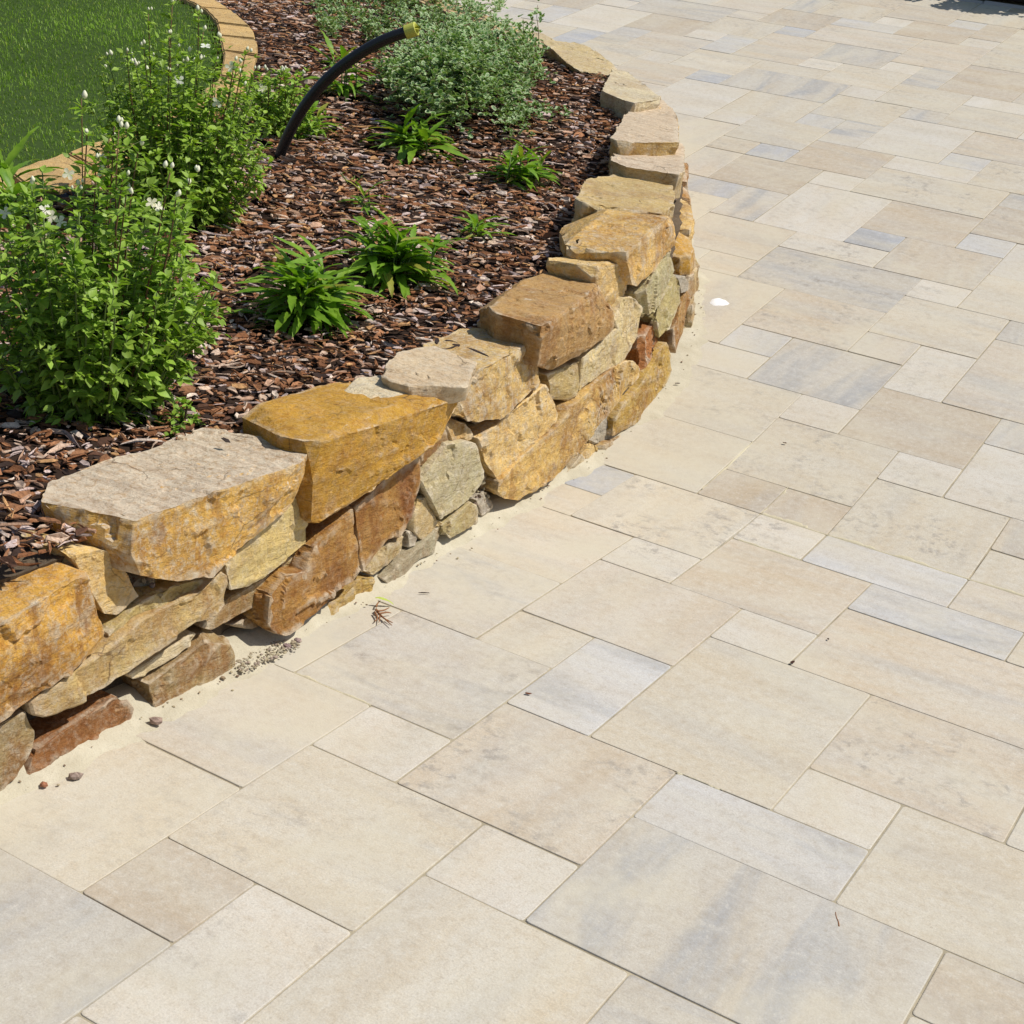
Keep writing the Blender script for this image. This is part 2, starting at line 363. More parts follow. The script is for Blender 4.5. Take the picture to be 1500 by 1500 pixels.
def slab_mesh(a, b):                                  # a along y (u), b along x (v); soft arris, rounded corners
    if (a, b) in slab_meshes: return slab_meshes[a, b]
    hx, hy = b * UNIT / 2 - GAP / 2, a * UNIT / 2 - GAP / 2
    def ring(ins, z, r=.007):
        x, y = hx - ins, hy - ins; out = []
        for cx, cy, a0 in ((x - r, y - r, 0), (-x + r, y - r, 90), (-x + r, -y + r, 180), (x - r, -y + r, 270)):
            for t in (0, 45, 90):
                an = math.radians(a0 + t); out.append((cx + r * math.cos(an), cy + r * math.sin(an), z))
        return out
    V = ring(.0022, 0) + ring(.0006, -.0006) + ring(0, -.0024) + ring(0, -TH)
    F = [tuple(range(12))]
    for k in range(3):
        for i in range(12): F.append((12 * k + i, 12 * (k + 1) + i, 12 * (k + 1) + (i + 1) % 12, 12 * k + (i + 1) % 12))
    me = mesh('slab', V, F); me.materials.append(M_SLAB)
    slab_meshes[a, b] = me; return me
# bedding sheet below the slabs, following the drive, reaching past the frame
V = []; F = []
ys = [-12, -6] + [u for u in np.arange(-20, 60, .5)] + [90, 150]
ys = sorted(set(float(a) for a in ys)); xs = [-200, -60, -30] + list(range(-24, 16, 3)) + [40, 80, 250]
for u in ys:
    y, z = prof(u)
    for x in xs: V.append((x * UNIT, y * UNIT, z * UNIT - .0022))
for i in range(len(ys) - 1):
    for j in range(len(xs) - 1):
        k = i * len(xs) + j; F.append((k, k + 1, k + 1 + len(xs), k + len(xs)))
drive = link('driveway', mesh('driveway', V, F), M_SAND); tag(drive, 'pale cream concrete slab driveway with sand in the joints', kind='structure')
restV, restF = [], []
for (u0, v0, u1, v1, tone) in slabs:
    y0, z0 = prof(u0); y1, z1 = prof(u1)
    cx, cy, cz = (v0 + v1) / 2 * UNIT, (y0 + y1) / 2 * UNIT, (z0 + z1) / 2 * UNIT
    if u0 < 8 < u1 or u0 < 9 < u1: cz += .0005
    wd = wall_dist(cx, cy)[0]
    if wd > .30: continue
    ang = math.atan2(z1 - z0, y1 - y0)
    px, py, _ = project((cx, cy, cz))
    me = slab_mesh(u1 - u0, v1 - v0)
    j = rs.uniform(-.0012, .0012)
    rot = Matrix.Rotation(ang + rs.uniform(-.0015, .0015), 4, 'X') @ Matrix.Rotation(rs.uniform(-.0025, .0025), 4, 'Z') @ Matrix.Rotation(rs.uniform(-.0015, .0015), 4, 'Y')
    mw = Matrix.Translation((cx + rs.uniform(-.0012, .0012), cy + rs.uniform(-.0012, .0012), cz + j)) @ rot
    if -140 < px < 1640 and -40 < py < 1700:
        o = link('slab', me, None, drive); o.matrix_world = mw
        c = TONE.get(tone.lower() if tone != 'L' else 'l'); 
        if tone == 'L': c = (.46, .475, .50)
        k = rs.uniform(.95, 1.05); o.color = (c[0] * k, c[1] * k, c[2] * k, 1)
        o['flame'] = {'g': .95, 'l': .6, 'L': .6, 'p': .35, 'w': .15, 'c': .25, 't': .35, 'b': .25}[tone] * rs.uniform(.6, 1.0)
        o['turn'] = rs.choice([0.0, 0.0, math.pi / 2]) + rs.uniform(-.12, .12)
        o['wear'] = rs.choice([0.1, .25, .5, 1.0]) if tone not in 'lL' else .2
        o['dust'] = float(np.interp(-wd, [-.1, .1, .4, .8], [.95, .55, .12, 0.0])) * rs.uniform(.7, 1.1) * (0.35 if tone == 'L' else 1)
    else:
        n = len(restV)
        for vv in me.vertices: restV.append(tuple(mw @ vv.co))
        for p in me.polygons: restF.append(tuple(i + n for i in p.vertices))
if restV:
    o = link('slab', mesh('slab_rest', restV, restF), M_SLAB, drive); o['kind'] = 'stuff'; o.color = (*TONE['c'], 1)
    for k in ('flame', 'wear'): o[k] = .4
    o['turn'] = 0.0; o['dust'] = 0.0

# ------------------------------------------------------------------ sand washed along the foot of the wall
def curve_pts(step=.02):
    out = []
    for i in range(len(WB) - 1):
        L = np.linalg.norm(WB[i + 1] - WB[i]); n = max(1, int(L / step))
        for k in range(n):
            t = k / n; nn = WN[i] * (1 - t) + WN[i + 1] * t
            out.append((WB[i] * (1 - t) + WB[i + 1] * t, nn / np.linalg.norm(nn)))
    return out
cp = curve_pts(.015)
ds = np.concatenate([np.linspace(-.16, 0, 7), np.arange(.012, .24, .012)])   # + is outwards
P = []; 
for (b, n) in cp:
    for d in ds: P.append((b[0] - n[0] * d, b[1] - n[1] * d, d))
P = np.array(P)
nz = vnoise(np.c_[P[:, :2] * 5, np.zeros(len(P))], 3) * .5 + vnoise(np.c_[P[:, :2] * 14, np.zeros(len(P))], 4) * .3 + vnoise(np.c_[P[:, :2] * 45, np.zeros(len(P))], 5) * .15
fine = vnoise(np.c_[P[:, :2] * 110, np.zeros(len(P))], 6)
reach = .018 + .018 * vnoise(np.c_[P[:, :2] * 1.3, np.zeros(len(P))], 9) + .03 * np.clip((P[:, 1] - .9) / 1.4, 0, 1) + .03 * nz
h = .011 * (1 - P[:, 2] / reach) + .0045 * nz * np.clip(P[:, 2] / .05 + .5, 0, 1) + .0022 * fine * (P[:, 2] < reach)
h = np.clip(h, -.012, .03)
Z = gz(P[:, 1]) + h
nd = len(ds); V = np.c_[P[:, :2], Z]; F = []
for i in range(len(cp) - 1):
    for j in range(nd - 1):
        k = i * nd + j; F.append((k, k + nd, k + nd + 1, k + 1))
o = link('sand', mesh('sand', V, F, True), mat_sand('washed_sand', (.58, .53, .40), (.47, .42, .30))); tag(o, 'pale yellow sand drifted along the foot of the stone wall', kind='stuff', cat='sand')

V = []; F = []
def uvp(u, v, h): y, z = prof(u); return (v * UNIT, y * UNIT, z * UNIT + h)
def residue(ua, va, ub, vb, side_, wmax, seed):
    n = 60; base = len(V)
    L = math.hypot(ub - ua, vb - va); dx, dy = (ub - ua) / L, (vb - va) / L; nu, nv = -dy * side_, dx * side_
    for i in range(n + 1):
        t = i / n; k = vnoise(np.array([[t * 5, seed, 0.]]), 5)[0] + .5 * vnoise(np.array([[t * 19, seed, 2.]]), 6)[0]
        w_ = max(.004, wmax * (.45 + .75 * k)) * math.sin(math.pi * min(1, max(0, t * .94 + .03))) ** .35
        for q, h_ in ((-.012, -.0012), (.0, .0016), (w_ * .55, .0014 + .0006 * k), (w_, -.0004)):
            V.append(uvp(ua + (ub - ua) * t + nu * q, va + (vb - va) * t + nv * q, h_))
    for i in range(n):
        for j in range(3): a = base + i * 4 + j; F.append((a, a + 4, a + 5, a + 1))
for a in ((9, 1, 9, 3, -1, .16, 1), (9, .03, 9, .97, -1, .12, 2), (9, 3, 9, 4.5, -1, .07, 3), (8, 1, 8, .1, 1, .06, 4), (2, 2, 2, 2.5, 1, .05, 5), (1, -1, 1, -2, 1, .05, 6), (9.02, 0, 10, 0, 1, .05, 7), (11.0, -1, 9.2, -1, 1, .05, 8)): residue(*a)
o = link('sand', mesh('sand_residue', V, F, True), mat_sand('swept_sand', (.60, .54, .38), (.54, .48, .33))); tag(o, 'thin yellow sand swept into joints and corners of the slabs', kind='stuff', cat='sand')

# ------------------------------------------------------------------ dry stone retaining wall
wall = empty('retaining_wall', (-.5, .4, 0)); tag(wall, 'curved dry stone wall of ochre quartzite blocks holding the planting bed', 'wall')
bpy.context.view_layer.update()
def clean(pts):
    out = [pts[0]]
    for p in pts[1:]:
        if np.linalg.norm(np.array(p) - np.array(out[-1])) > 1e-4: out.append(p)
    return out
def facets(co, size, seed):
    """broken-rock relief: nearest-seed planes, each with its own small tilt and offset"""
    g = np.random.default_rng(seed); lo, hi = co.min(0) - size, co.max(0) + size
    n = int(min(900, max(8, np.prod((hi - lo) / size)))); P = g.uniform(lo, hi, (n, 3)); off = g.normal(0, 1, n); sl = g.normal(0, 1, (n, 3))
    q = co + np.stack([vnoise(co * 30, seed + 8), vnoise(co * 30 + 9, seed + 9), vnoise(co * 30 + 19, seed + 10)], 1) * size * .16
    out = np.empty(len(co))
    for a in range(0, len(co), 4000):
        c = q[a:a + 4000]; d = ((c[:, None, :] - P[None]) ** 2).sum(2); k = d.argmin(1)
        out[a:a + 4000] = off[k] * .5 + ((c - P[k]) * sl[k]).sum(1) / size
    return out
def prism(bm, ring, ring2):
    n = len(ring); a = [bm.verts.new(p) for p in ring]; b = [bm.verts.new(p) for p in ring2]
    fs = [bm.faces.new(a), bm.faces.new(b[::-1])]
    for i in range(n): fs.append(bm.faces.new((a[i], b[i], b[(i + 1) % n], a[(i + 1) % n])))
    bmesh.ops.triangulate(bm, faces=fs[:2])
dg = bpy.context.evaluated_depsgraph_get()
STONES = []
def rdp(P, tol):
    """keep only the corners that matter, so the blocks stay angular"""
    if len(P) < 3: return P
    a, b = np.array(P[0], float), np.array(P[-1], float); e = b - a; L = np.linalg.norm(e) + 1e-9
    d = [abs(e[0] * (p[1] - a[1]) - e[1] * (p[0] - a[0])) / L for p in P[1:-1]]; k = int(np.argmax(d)) + 1
    if d[k - 1] < tol: return [P[0], P[-1]]
    return rdp(P[:k + 1], tol)[:-1] + rdp(P[k:], tol)
def corners(P, tol):
    k = max(range(len(P)), key=lambda i: math.hypot(P[i][0] - P[0][0], P[i][1] - P[0][1]))
    return rdp(P[:k + 1], tol)[:-1] + rdp(P[k:] + [P[0]], tol)[:-1]
def hull_of(pts):
    bm = bmesh.new()
    for p in pts: bm.verts.new(p)
    r = bmesh.ops.convex_hull(bm, input=bm.verts)
    junk = {g for g in r['geom_interior'] + r['geom_unused'] if isinstance(g, bmesh.types.BMVert)}
    bmesh.ops.delete(bm, geom=list(junk), context='VERTS')
    return bm
def rock(pts, seed, edge, rough, chips=5, bite=.012, rings=None):
    """angular split block: hull of the measured corners, corners knocked off by flat breaks, crisp edges, fine relief"""
    r_ = random.Random(seed)
    if rings: bm = bmesh.new(); prism(bm, *rings); bmesh.ops.recalc_face_normals(bm, faces=bm.faces)
    else: bm = hull_of([Vector(p) for p in pts])
    for _ in range(0 if rings else chips):
        c = sum((v.co for v in bm.verts), Vector()) / len(bm.verts); v = r_.choice(bm.verts[:])
        n = (v.co - c).normalized() + Vector((r_.gauss(0, .45), r_.gauss(0, .45), r_.gauss(0, .45))); n.normalize()
        m_ = max(q.co.dot(n) for q in bm.verts); d = m_ - bite * r_.uniform(.3, 1.5)
        bmesh.ops.bisect_plane(bm, geom=bm.verts[:] + bm.edges[:] + bm.faces[:], plane_co=n * d, plane_no=n, clear_outer=True)
        ps = [q.co.copy() for q in bm.verts]; bm.free(); bm = hull_of(ps)
    if not rings: bmesh.ops.dissolve_limit(bm, angle_limit=math.radians(9), verts=bm.verts[:], edges=bm.edges[:])
    bmesh.ops.bevel(bm, geom=[e for e in bm.edges if e.calc_face_angle(0) > .35], offset=.0022, segments=1, affect='EDGES', clamp_overlap=True)
    bmesh.ops.triangulate(bm, faces=bm.faces[:])
    for _ in range(8):
        le = [e for e in bm.edges if e.calc_length() > edge * 1.6]
        if not le: break
        bmesh.ops.subdivide_edges(bm, edges=le, cuts=1); bmesh.ops.triangulate(bm, faces=[f for f in bm.faces if len(f.verts) > 3])
    bmesh.ops.recalc_face_normals(bm, faces=bm.faces)
    me2 = bpy.data.meshes.new('stone'); bm.to_mesh(me2); bm.free(); n = len(me2.vertices)
    co = np.empty(n * 3); me2.vertices.foreach_get('co', co); co = co.reshape(-1, 3)
    no = np.empty(n * 3); me2.vertices.foreach_get('normal', no); no = no.reshape(-1, 3)
    def v3(f, k): return np.stack([vnoise(co * f, seed + k), vnoise(co * f + 31, seed + k + 1), vnoise(co * f + 67, seed + k + 2)], 1)
    lev = np.where(no[:, 2] > .8, .45, 1.0)[:, None]
    up = 1 - np.abs(no[:, 2])
    ax = np.array([math.sin(seed) * .25, math.cos(seed * 1.7) * .25, 1.0]); ax /= np.linalg.norm(ax)
    lay = vnoise(np.c_[(co @ ax) * 48 + .9 * vnoise(co * 12, seed + 20), co[:, 0] * 5, co[:, 1] * 5], seed + 3)
    lay = np.sign(lay) * np.minimum(1, np.abs(lay) * 5)
    fac = facets(co, .085, seed)
    co2 = co + rough * (v3(7, 1) * .0042 + v3(26, 5) * .0015 + v3(80, 9) * .0014) * (.35 + .65 * lev) + no * (rough * (.0019 * lay * up + .0038 * fac * lev[:, 0]))[:, None]
    me2.vertices.foreach_set('co', co2.ravel()); me2.update()
    me2.polygons.foreach_set('use_smooth', [True] * len(me2.polygons))
    try: me2.set_sharp_from_angle(angle=math.radians(21))
    except Exception: pass
    return me2, co2
def add_stone(me2, co, color, rust, crust, grey, label=None):
    cen = co.mean(0); me2.transform(Matrix.Translation(-Vector(cen)))
    me2.materials.append(M_STONE)
    ob = bpy.data.objects.new('stone', me2); COL.objects.link(ob); ob.parent = wall; ob.matrix_parent_inverse = wall.matrix_world.inverted(); ob.location = cen
    ob.color = (*color, 1); ob['rust'] = rust; ob['crust'] = crust; ob['topgrey'] = grey; ob['worn'] = .7
    if label: ob['label'] = label
    STONES.append(ob); return ob
def stone(front=None, top=None, out=0.0, depth=.16, color=(.46, .31, .11), rust=.5, crust=.4, grey=0.0, vox=.006, thick=.07, topz=None, rough=1.0, shrink=.9, label=None, bent=False):
    sd_ = len(STONES) * 17 + 5; tz = topz; pts = []
    if front and len(front) > 6: front = corners(front, 3.6 if vox < .008 else 2.5)
    if top and len(top) > 6: top = corners(top, 2.6)
    if front:
        Rr = []; ns = []
        for p in front:
            hit = wall_hit(p, out) or wall_hit(p, 0.0)
            if hit is None: continue
            Rr.append(hit[1]); ns.append(hit[2])
        Rr = np.array(Rr); nrm = np.mean(ns, 0); nrm /= np.linalg.norm(nrm)
        c = Rr.mean(0)
        Rr = Rr + (c - Rr) * .02                       # a hair smaller, so the joints stay open
        back = c + (Rr - c) * shrink + np.array([nrm[0] * depth, nrm[1] * depth, -.004])
        pts += list(Rr) + list(back)
        if tz is None and top: tz = np.sort(Rr[:, 2])[-max(2, len(Rr) // 3):].mean()
    if top:
        T = np.array([on_z(p, tz) for p in top]); c = T.mean(0)
        low = c + (T - c) * .93 - np.array([0, 0, thick])
        pts += list(T) + list(low)
    me2, co = rock(pts, sd_, .0085 if vox < .008 else .013, rough, bite=.012 if vox < .008 else .02, rings=(list(Rr), list(back)) if bent else None)
    return add_stone(me2, co, color, rust, crust, grey, label)
YEL = (.68, .38, .07); GOLD = (.52, .29, .04); TAN = (.56, .42, .20); GRN = (.47, .37, .18); PALE = (.64, .54, .34); BRN = (.30, .18, .07); RED = (.30, .13, .04); GRY = (.40, .36, .29); CRM = (.72, .50, .19)
stone([(0, 922), (22, 910), (50, 887), (97, 860), (125, 838), (133, 847), (137, 867), (147, 897), (159, 933), (150, 955), (110, 973), (67, 1007), (30, 1037), (0, 1060), (-70, 1100), (-75, 960)],
      [(125, 838), (110, 830), (50, 803), (30, 797), (0, 797), (-70, 810), (-75, 960), (0, 922), (50, 887), (97, 860)], .03, .22, YEL, .75, .55, 0, thick=.16)
stone([(102, 812), (115, 801), (147, 805), (160, 808), (173, 820), (183, 843), (200, 875), (187, 887), (170, 902), (152, 900), (143, 885), (130, 848), (120, 830)], None, -.015, .14, CRM, .25, .5)
stone([(198, 762), (233, 748), (300, 723), (350, 704), (400, 692), (430, 683), (449, 663), (447, 690), (437, 712), (420, 745), (400, 762), (370, 793), (333, 817), (310, 845), (257, 852), (187, 843)],
      [(198, 762), (150, 749), (100, 742), (60, 734), (90, 727), (140, 711), (190, 693), (270, 655), (340, 640), (372, 635), (410, 643), (449, 660), (440, 678), (400, 692), (350, 704), (300, 723), (233, 748)], .04, .26, (.68, .41, .10), .65, .7, 1.0, thick=.10, label='largest block with a level grey top beside the shrub')
stone([(325, 828), (367, 790), (400, 763), (435, 728), (447, 737), (453, 750), (452, 797), (430, 813), (400, 840), (367, 865), (353, 869), (338, 867), (334, 845)], None, .01, .2, (.66, .51, .21), .2, .35, rough=.7)
stone([(158, 930), (185, 900), (207, 880), (257, 858), (298, 848), (300, 853), (290, 868), (250, 888), (213, 908), (180, 925)], None, 0, .15, (.44, .34, .13), .3, .3, bent=True)
stone([(43, 1030), (63, 1013), (100, 993), (150, 957), (207, 907), (267, 877), (300, 863), (317, 843), (328, 835), (337, 843), (338, 867), (333, 887), (320, 903), (293, 913), (260, 937), (213, 963), (187, 987), (157, 1007), (127, 1020), (90, 1043), (63, 1051), (48, 1048)], None, .02, .18, (.56, .41, .17), .45, .4, bent=True)
stone([(187, 990), (213, 975), (250, 948), (285, 924), (291, 926), (283, 940), (255, 960), (230, 980), (213, 993), (195, 996)], None, -.01, .14, PALE, .2, .3, bent=True)
stone([(216, 1004), (245, 985), (273, 965), (300, 945), (330, 920), (340, 923), (348, 947), (347, 983), (300, 1009), (267, 1030), (230, 1050)], None, .005, .17, (.36, .25, .11), .65, .35)
stone([(50, 1098), (93, 1070), (147, 1033), (173, 1017), (187, 1023), (197, 1037), (193, 1053), (167, 1077), (133, 1107), (123, 1122), (100, 1140), (70, 1145), (30, 1155)], None, 0, .16, RED, .8, .25, bent=True)
stone([(0, 1065), (20, 1048), (40, 1038), (50, 1048), (57, 1067), (55, 1087), (40, 1120), (18, 1149), (0, 1170), (-50, 1195), (-55, 1090)], None, .005, .18, (.34, .25, .12), .55, .45)
stone([(293, 920), (330, 898), (337, 875), (367, 868), (400, 843), (408, 833), (408, 860), (395, 880), (370, 895), (340, 912), (312, 926)], None, -.02, .14, (.38, .26, .11), .5, .4)
stone([(342, 918), (363, 903), (385, 888), (397, 885), (397, 905), (390, 919), (370, 919), (350, 917)], None, -.04, .12, BRN, .5, .3)
stone([(394, 890), (395, 873), (408, 857), (420, 843), (445, 838), (453, 813), (460, 800), (473, 783), (493, 763), (517, 743), (521, 760), (523, 800), (529, 838), (517, 853), (493, 867), (483, 887), (460, 907), (440, 922), (417, 932), (403, 930), (393, 917)], None, .025, .2, (.43, .23, .055), .7, .15, bent=True)
stone([(517, 743), (550, 717), (567, 697), (590, 680), (610, 667), (614, 670), (613, 717), (610, 733), (600, 757), (592, 770), (583, 787), (563, 795), (537, 829), (530, 838), (523, 800)], None, .01, .18, (.38, .20, .05), .95, .1, bent=True)
stone([(460, 650), (477, 645), (493, 622), (537, 602), (583, 590), (633, 585), (660, 583), (672, 592), (660, 607), (640, 617), (627, 637), (613, 660), (590, 680), (563, 700), (540, 720), (517, 738), (490, 757), (463, 771), (455, 768), (457, 700)],
      [(460, 650), (437, 645), (410, 638), (427, 618), (450, 605), (483, 587), (497, 585), (583, 578), (627, 573), (660, 583), (633, 585), (583, 590), (537, 602), (493, 622), (477, 645)], .045, .22, GOLD, .35, .2, 0, thick=.10, rough=.75, label='mustard yellow block with a smooth front')
stone(None, [(560, 553), (567, 533), (590, 513), (617, 505), (640, 505), (670, 517), (700, 530), (699, 543), (683, 566), (663, 568), (610, 566), (580, 555)], topz=.475, thick=.045, color=(.60, .47, .30), rust=.15, crust=.5, grey=.3, vox=.006)
stone(None, [(495, 578), (500, 570), (517, 563), (523, 553), (537, 551), (557, 548), (580, 553), (608, 573), (583, 580), (550, 588), (537, 586), (517, 582)], topz=.452, thick=.04, color=(.66, .56, .38), rust=.2, crust=.7, vox=.006)
stone([(710, 537), (753, 517), (783, 498), (797, 537), (798, 560), (760, 590), (733, 615), (683, 620), (663, 608), (687, 565), (700, 545)],
      [(710, 537), (703, 525), (687, 512), (687, 490), (700, 485), (733, 483), (770, 485), (783, 498), (753, 517)], .03, .22, (.66, .46, .17), .5, .75, .1, thick=.09)
stone([(698, 643), (717, 627), (738, 611), (757, 593), (778, 582), (798, 563), (810, 579), (818, 606), (815, 617), (799, 633), (783, 651), (767, 670), (751, 691), (730, 707), (722, 702), (709, 678)], None, .01, .18, CRM, .35, .6, bent=True)
stone([(727, 723), (730, 707), (749, 689), (762, 670), (789, 649), (815, 625), (837, 595), (863, 571), (901, 537), (917, 526), (930, 527), (941, 537), (938, 550), (917, 571), (890, 603), (869, 633), (850, 659), (834, 681), (810, 705), (783, 723), (757, 737), (738, 736)], None, .02, .18, (.62, .41, .13), .65, .35, bent=True)
stone([(794, 478), (823, 457), (861, 430), (877, 430), (895, 457), (901, 478), (885, 499), (863, 507), (837, 523), (802, 546), (799, 523)],
      [(794, 478), (778, 468), (757, 462), (727, 459), (717, 449), (733, 433), (773, 406), (810, 393), (853, 386), (871, 401), (874, 422), (861, 430), (823, 457)], .03, .22, (.44, .27, .10), .5, .2, .0, thick=.12, label='brown block with a grain like wood')
stone([(868, 392), (893, 386), (911, 383), (917, 433), (906, 454), (895, 457), (877, 430)], [(861, 390), (868, 380), (885, 376), (911, 375), (911, 385), (893, 387), (868, 393)], -.01, .16, CRM, .4, .5, thick=.08)
stone([(853, 526), (863, 518), (882, 499), (901, 481), (898, 465), (914, 435), (930, 435), (941, 449), (939, 467), (935, 491), (919, 521), (906, 537), (885, 547), (863, 563), (848, 577), (850, 545)], None, .01, .16, (.68, .55, .28), .3, .6, bent=True)
stone([(801, 548), (831, 540), (853, 526), (849, 577), (834, 587), (813, 588), (804, 565)], None, .0, .16, (.46, .35, .15), .3, .3)
stone([(911, 375), (943, 346), (979, 317), (986, 333), (989, 362), (981, 365), (962, 381), (943, 397), (933, 421), (919, 418), (913, 397)],
      [(821, 338), (837, 319), (858, 303), (879, 301), (933, 306), (979, 317), (943, 346), (911, 375), (877, 373), (858, 383), (834, 374), (823, 354)], .03, .2, (.68, .44, .14), .55, .55, 0, thick=.05, topz=.565, vox=.008)
stone([(941, 433), (946, 422), (959, 395), (983, 363), (989, 382), (989, 398), (978, 419), (965, 441), (954, 467), (946, 465)], None, .01, .15, (.46, .41, .22), .2, .5)
stone([(961, 468), (967, 443), (981, 425), (997, 398), (1001, 409), (999, 438), (989, 462), (981, 483), (965, 499)], None, .01, .15, (.46, .39, .17), .2, .4)
stone([(941, 510), (941, 494), (961, 471), (965, 489), (969, 510), (959, 523), (943, 550)], None, .0, .14, (.42, .17, .05), .5, .1)
stone([(897, 638), (898, 617), (911, 590), (933, 569), (943, 550), (967, 510), (978, 499), (983, 510), (983, 545), (970, 574), (951, 595), (930, 619), (903, 640)], None, .015, .16, (.50, .33, .08), .5, .35, bent=True)
stone([(863, 646), (871, 630), (890, 609), (906, 577), (919, 566), (933, 569), (911, 590), (898, 617), (895, 641), (882, 649)], None, -.01, .13, GRY, .1, .3)
stone([(985, 505), (986, 483), (997, 457), (1005, 420), (1011, 427), (1011, 443), (1003, 470), (997, 494), (990, 521)], None, .0, .15, (.42, .24, .07), .8, .3)
stone([(994, 408), (1003, 404), (1012, 418), (1008, 428), (999, 430)], None, .01, .12, GRY, .1, .4)
stone([(615, 703), (623, 690), (643, 673), (657, 650), (683, 645), (697, 650), (703, 663), (708, 690), (703, 710), (687, 733), (663, 753), (645, 762), (633, 740), (625, 725)], None, .015, .17, (.50, .44, .26), .12, .6, bent=True)
stone([(652, 617), (660, 608), (683, 620), (692, 637), (690, 643), (663, 650), (655, 637)], None, 0, .14, CRM, .4, .5)
stone([(614, 683), (613, 663), (627, 640), (640, 623), (655, 630), (655, 650), (643, 670), (623, 688)], None, -.01, .14, BRN, .5, .2)
stone([(607, 745), (613, 727), (627, 725), (633, 737), (645, 767), (640, 777), (620, 793), (607, 783), (600, 773)], None, 0, .14, (.56, .42, .20), .3, .4)
stone([(560, 848), (583, 827), (617, 797), (647, 770), (648, 783), (637, 810), (610, 823), (583, 852), (567, 857)], None, .005, .14, (.40, .36, .24), .3, .3, bent=True)
stone([(535, 838), (550, 820), (563, 800), (580, 790), (592, 785), (592, 803), (580, 817), (563, 833), (547, 845)], None, 0, .14, (.50, .38, .18), .4, .4)
stone([(592, 787), (600, 777), (613, 787), (608, 799), (597, 801)], None, -.005, .1, GRY, .2, .4)
stone([(457, 930), (483, 893), (510, 867), (533, 845), (550, 847), (550, 860), (530, 887), (497, 912), (477, 925)], None, .005, .14, (.48, .32, .09), .5, .3)
stone([(647, 770), (652, 792), (677, 782), (700, 767), (705, 750), (703, 740), (690, 733), (670, 750), (650, 763)], None, .01, .14, (.48, .40, .19), .25, .4)
stone([(703, 745), (697, 733), (717, 720), (727, 737), (725, 747), (709, 762)], None, -.01, .12, GRY, .2, .6)
stone([(411, 846), (423, 820), (440, 810), (450, 817), (443, 833), (425, 846)], None, -.01, .12, (.52, .38, .14), .4, .4)
stone([(850, 664), (863, 649), (873, 653), (876, 667), (862, 682), (853, 672)], None, 0, .12, CRM, .4, .4)
stone([(812, 716), (834, 690), (850, 665), (857, 672), (855, 683), (838, 702), (822, 717)], None, -.003, .12, PALE, .3, .4)
stone([(878, 656), (895, 645), (909, 637), (905, 652), (893, 664), (882, 660)], None, .01, .1, (.50, .36, .15), .5, .3)
stone([(430, 850), (447, 812), (457, 780), (458, 800), (452, 820), (445, 840)], None, -.05, .1, GRY, .2, .5)
stone([(556, 705), (590, 690), (612, 672), (600, 660), (560, 690)], None, -.03, .1, BRN, .5, .2)
stone([(195, 850), (210, 845), (235, 850), (230, 862), (205, 872)], None, -.04, .12, GRY, .2, .5)
stone([(655, 590), (690, 600), (700, 625), (720, 622), (745, 600), (700, 590)], None, -.04, .12, BRN, .2, .5)
stone([(700, 700), (715, 690), (728, 705), (722, 722), (708, 720)], None, -.03, .12, BRN, .2, .5)
# far stretch of the wall, where the face turns away from the lens: blocks set by plan position along the top course and below it
def block(s0, s1, z0, z1, din, dout, color, rust=.4, crust=.4, grey=0, vox=.011, skew=0.0, **k):
    """box-like block between arc positions s0..s1 (metres along the wall), heights above the paving, depth inwards"""
    acc = 0; pts = []
    seg = [np.linalg.norm(WB[i + 1] - WB[i]) for i in range(len(WB) - 1)]
    def at_s(s):
        a = 0
        for i, L in enumerate(seg):
            if s <= a + L or i == len(seg) - 1:
                t = (s - a) / L; nn = WN[i] * (1 - t) + WN[i + 1] * t; return WB[i] * (1 - t) + WB[i + 1] * t, nn / np.linalg.norm(nn)
            a += L
    sd_ = len(STONES) * 13 + 1; r_ = random.Random(sd_)
    n = max(2, int((s1 - s0) / .12) + 1); lo_f, hi_f, lo_b, hi_b = [], [], [], []
    for i in range(n):
        s = s0 + (s1 - s0) * i / (n - 1); b, nn = at_s(s); g = gz(b[1]); j = r_.uniform(-.012, .012); e = .02 if i in (0, n - 1) else 0
        def P(h, d): q = b + nn * (d + BATTER * h); return np.array([q[0], q[1], g + h])
        lo_f.append(P(z0 + r_.uniform(-.01, .01), -dout + j + e)); hi_f.append(P(z1 + r_.uniform(-.012, .012) + skew * i / (n - 1), -dout + j + e))
        lo_b.append(P(z0 + .01, din * .8)); hi_b.append(P(z1 + r_.uniform(-.012, .012) + skew * i / (n - 1), din + r_.uniform(-.05, .05)))
    me2, co = rock([Vector(v) for v in lo_f + hi_f + hi_b + lo_b], sd_, .014, 1.2, bite=.022)
    add_stone(me2, co, color, rust, crust, grey)
seg = [np.linalg.norm(WB[i + 1] - WB[i]) for i in range(len(WB) - 1)]; cum = np.concatenate([[0], np.cumsum(seg)])
def s_of_px(p, h):                                    # arc position of the wall-top point seen at pixel p
    best = None
    for i in range(len(WB) - 1):
        for t in np.linspace(0, 1, 12):
            b = WB[i] * (1 - t) + WB[i + 1] * t; n = WN[i]
            q = project((b[0] + n[0] * BATTER * h, b[1] + n[1] * BATTER * h, gz(b[1]) + h)); d = math.hypot(q[0] - p[0], q[1] - p[1])
            if best is None or d < best[0]: best = (d, cum[i] + t * seg[i])
    return best[1]

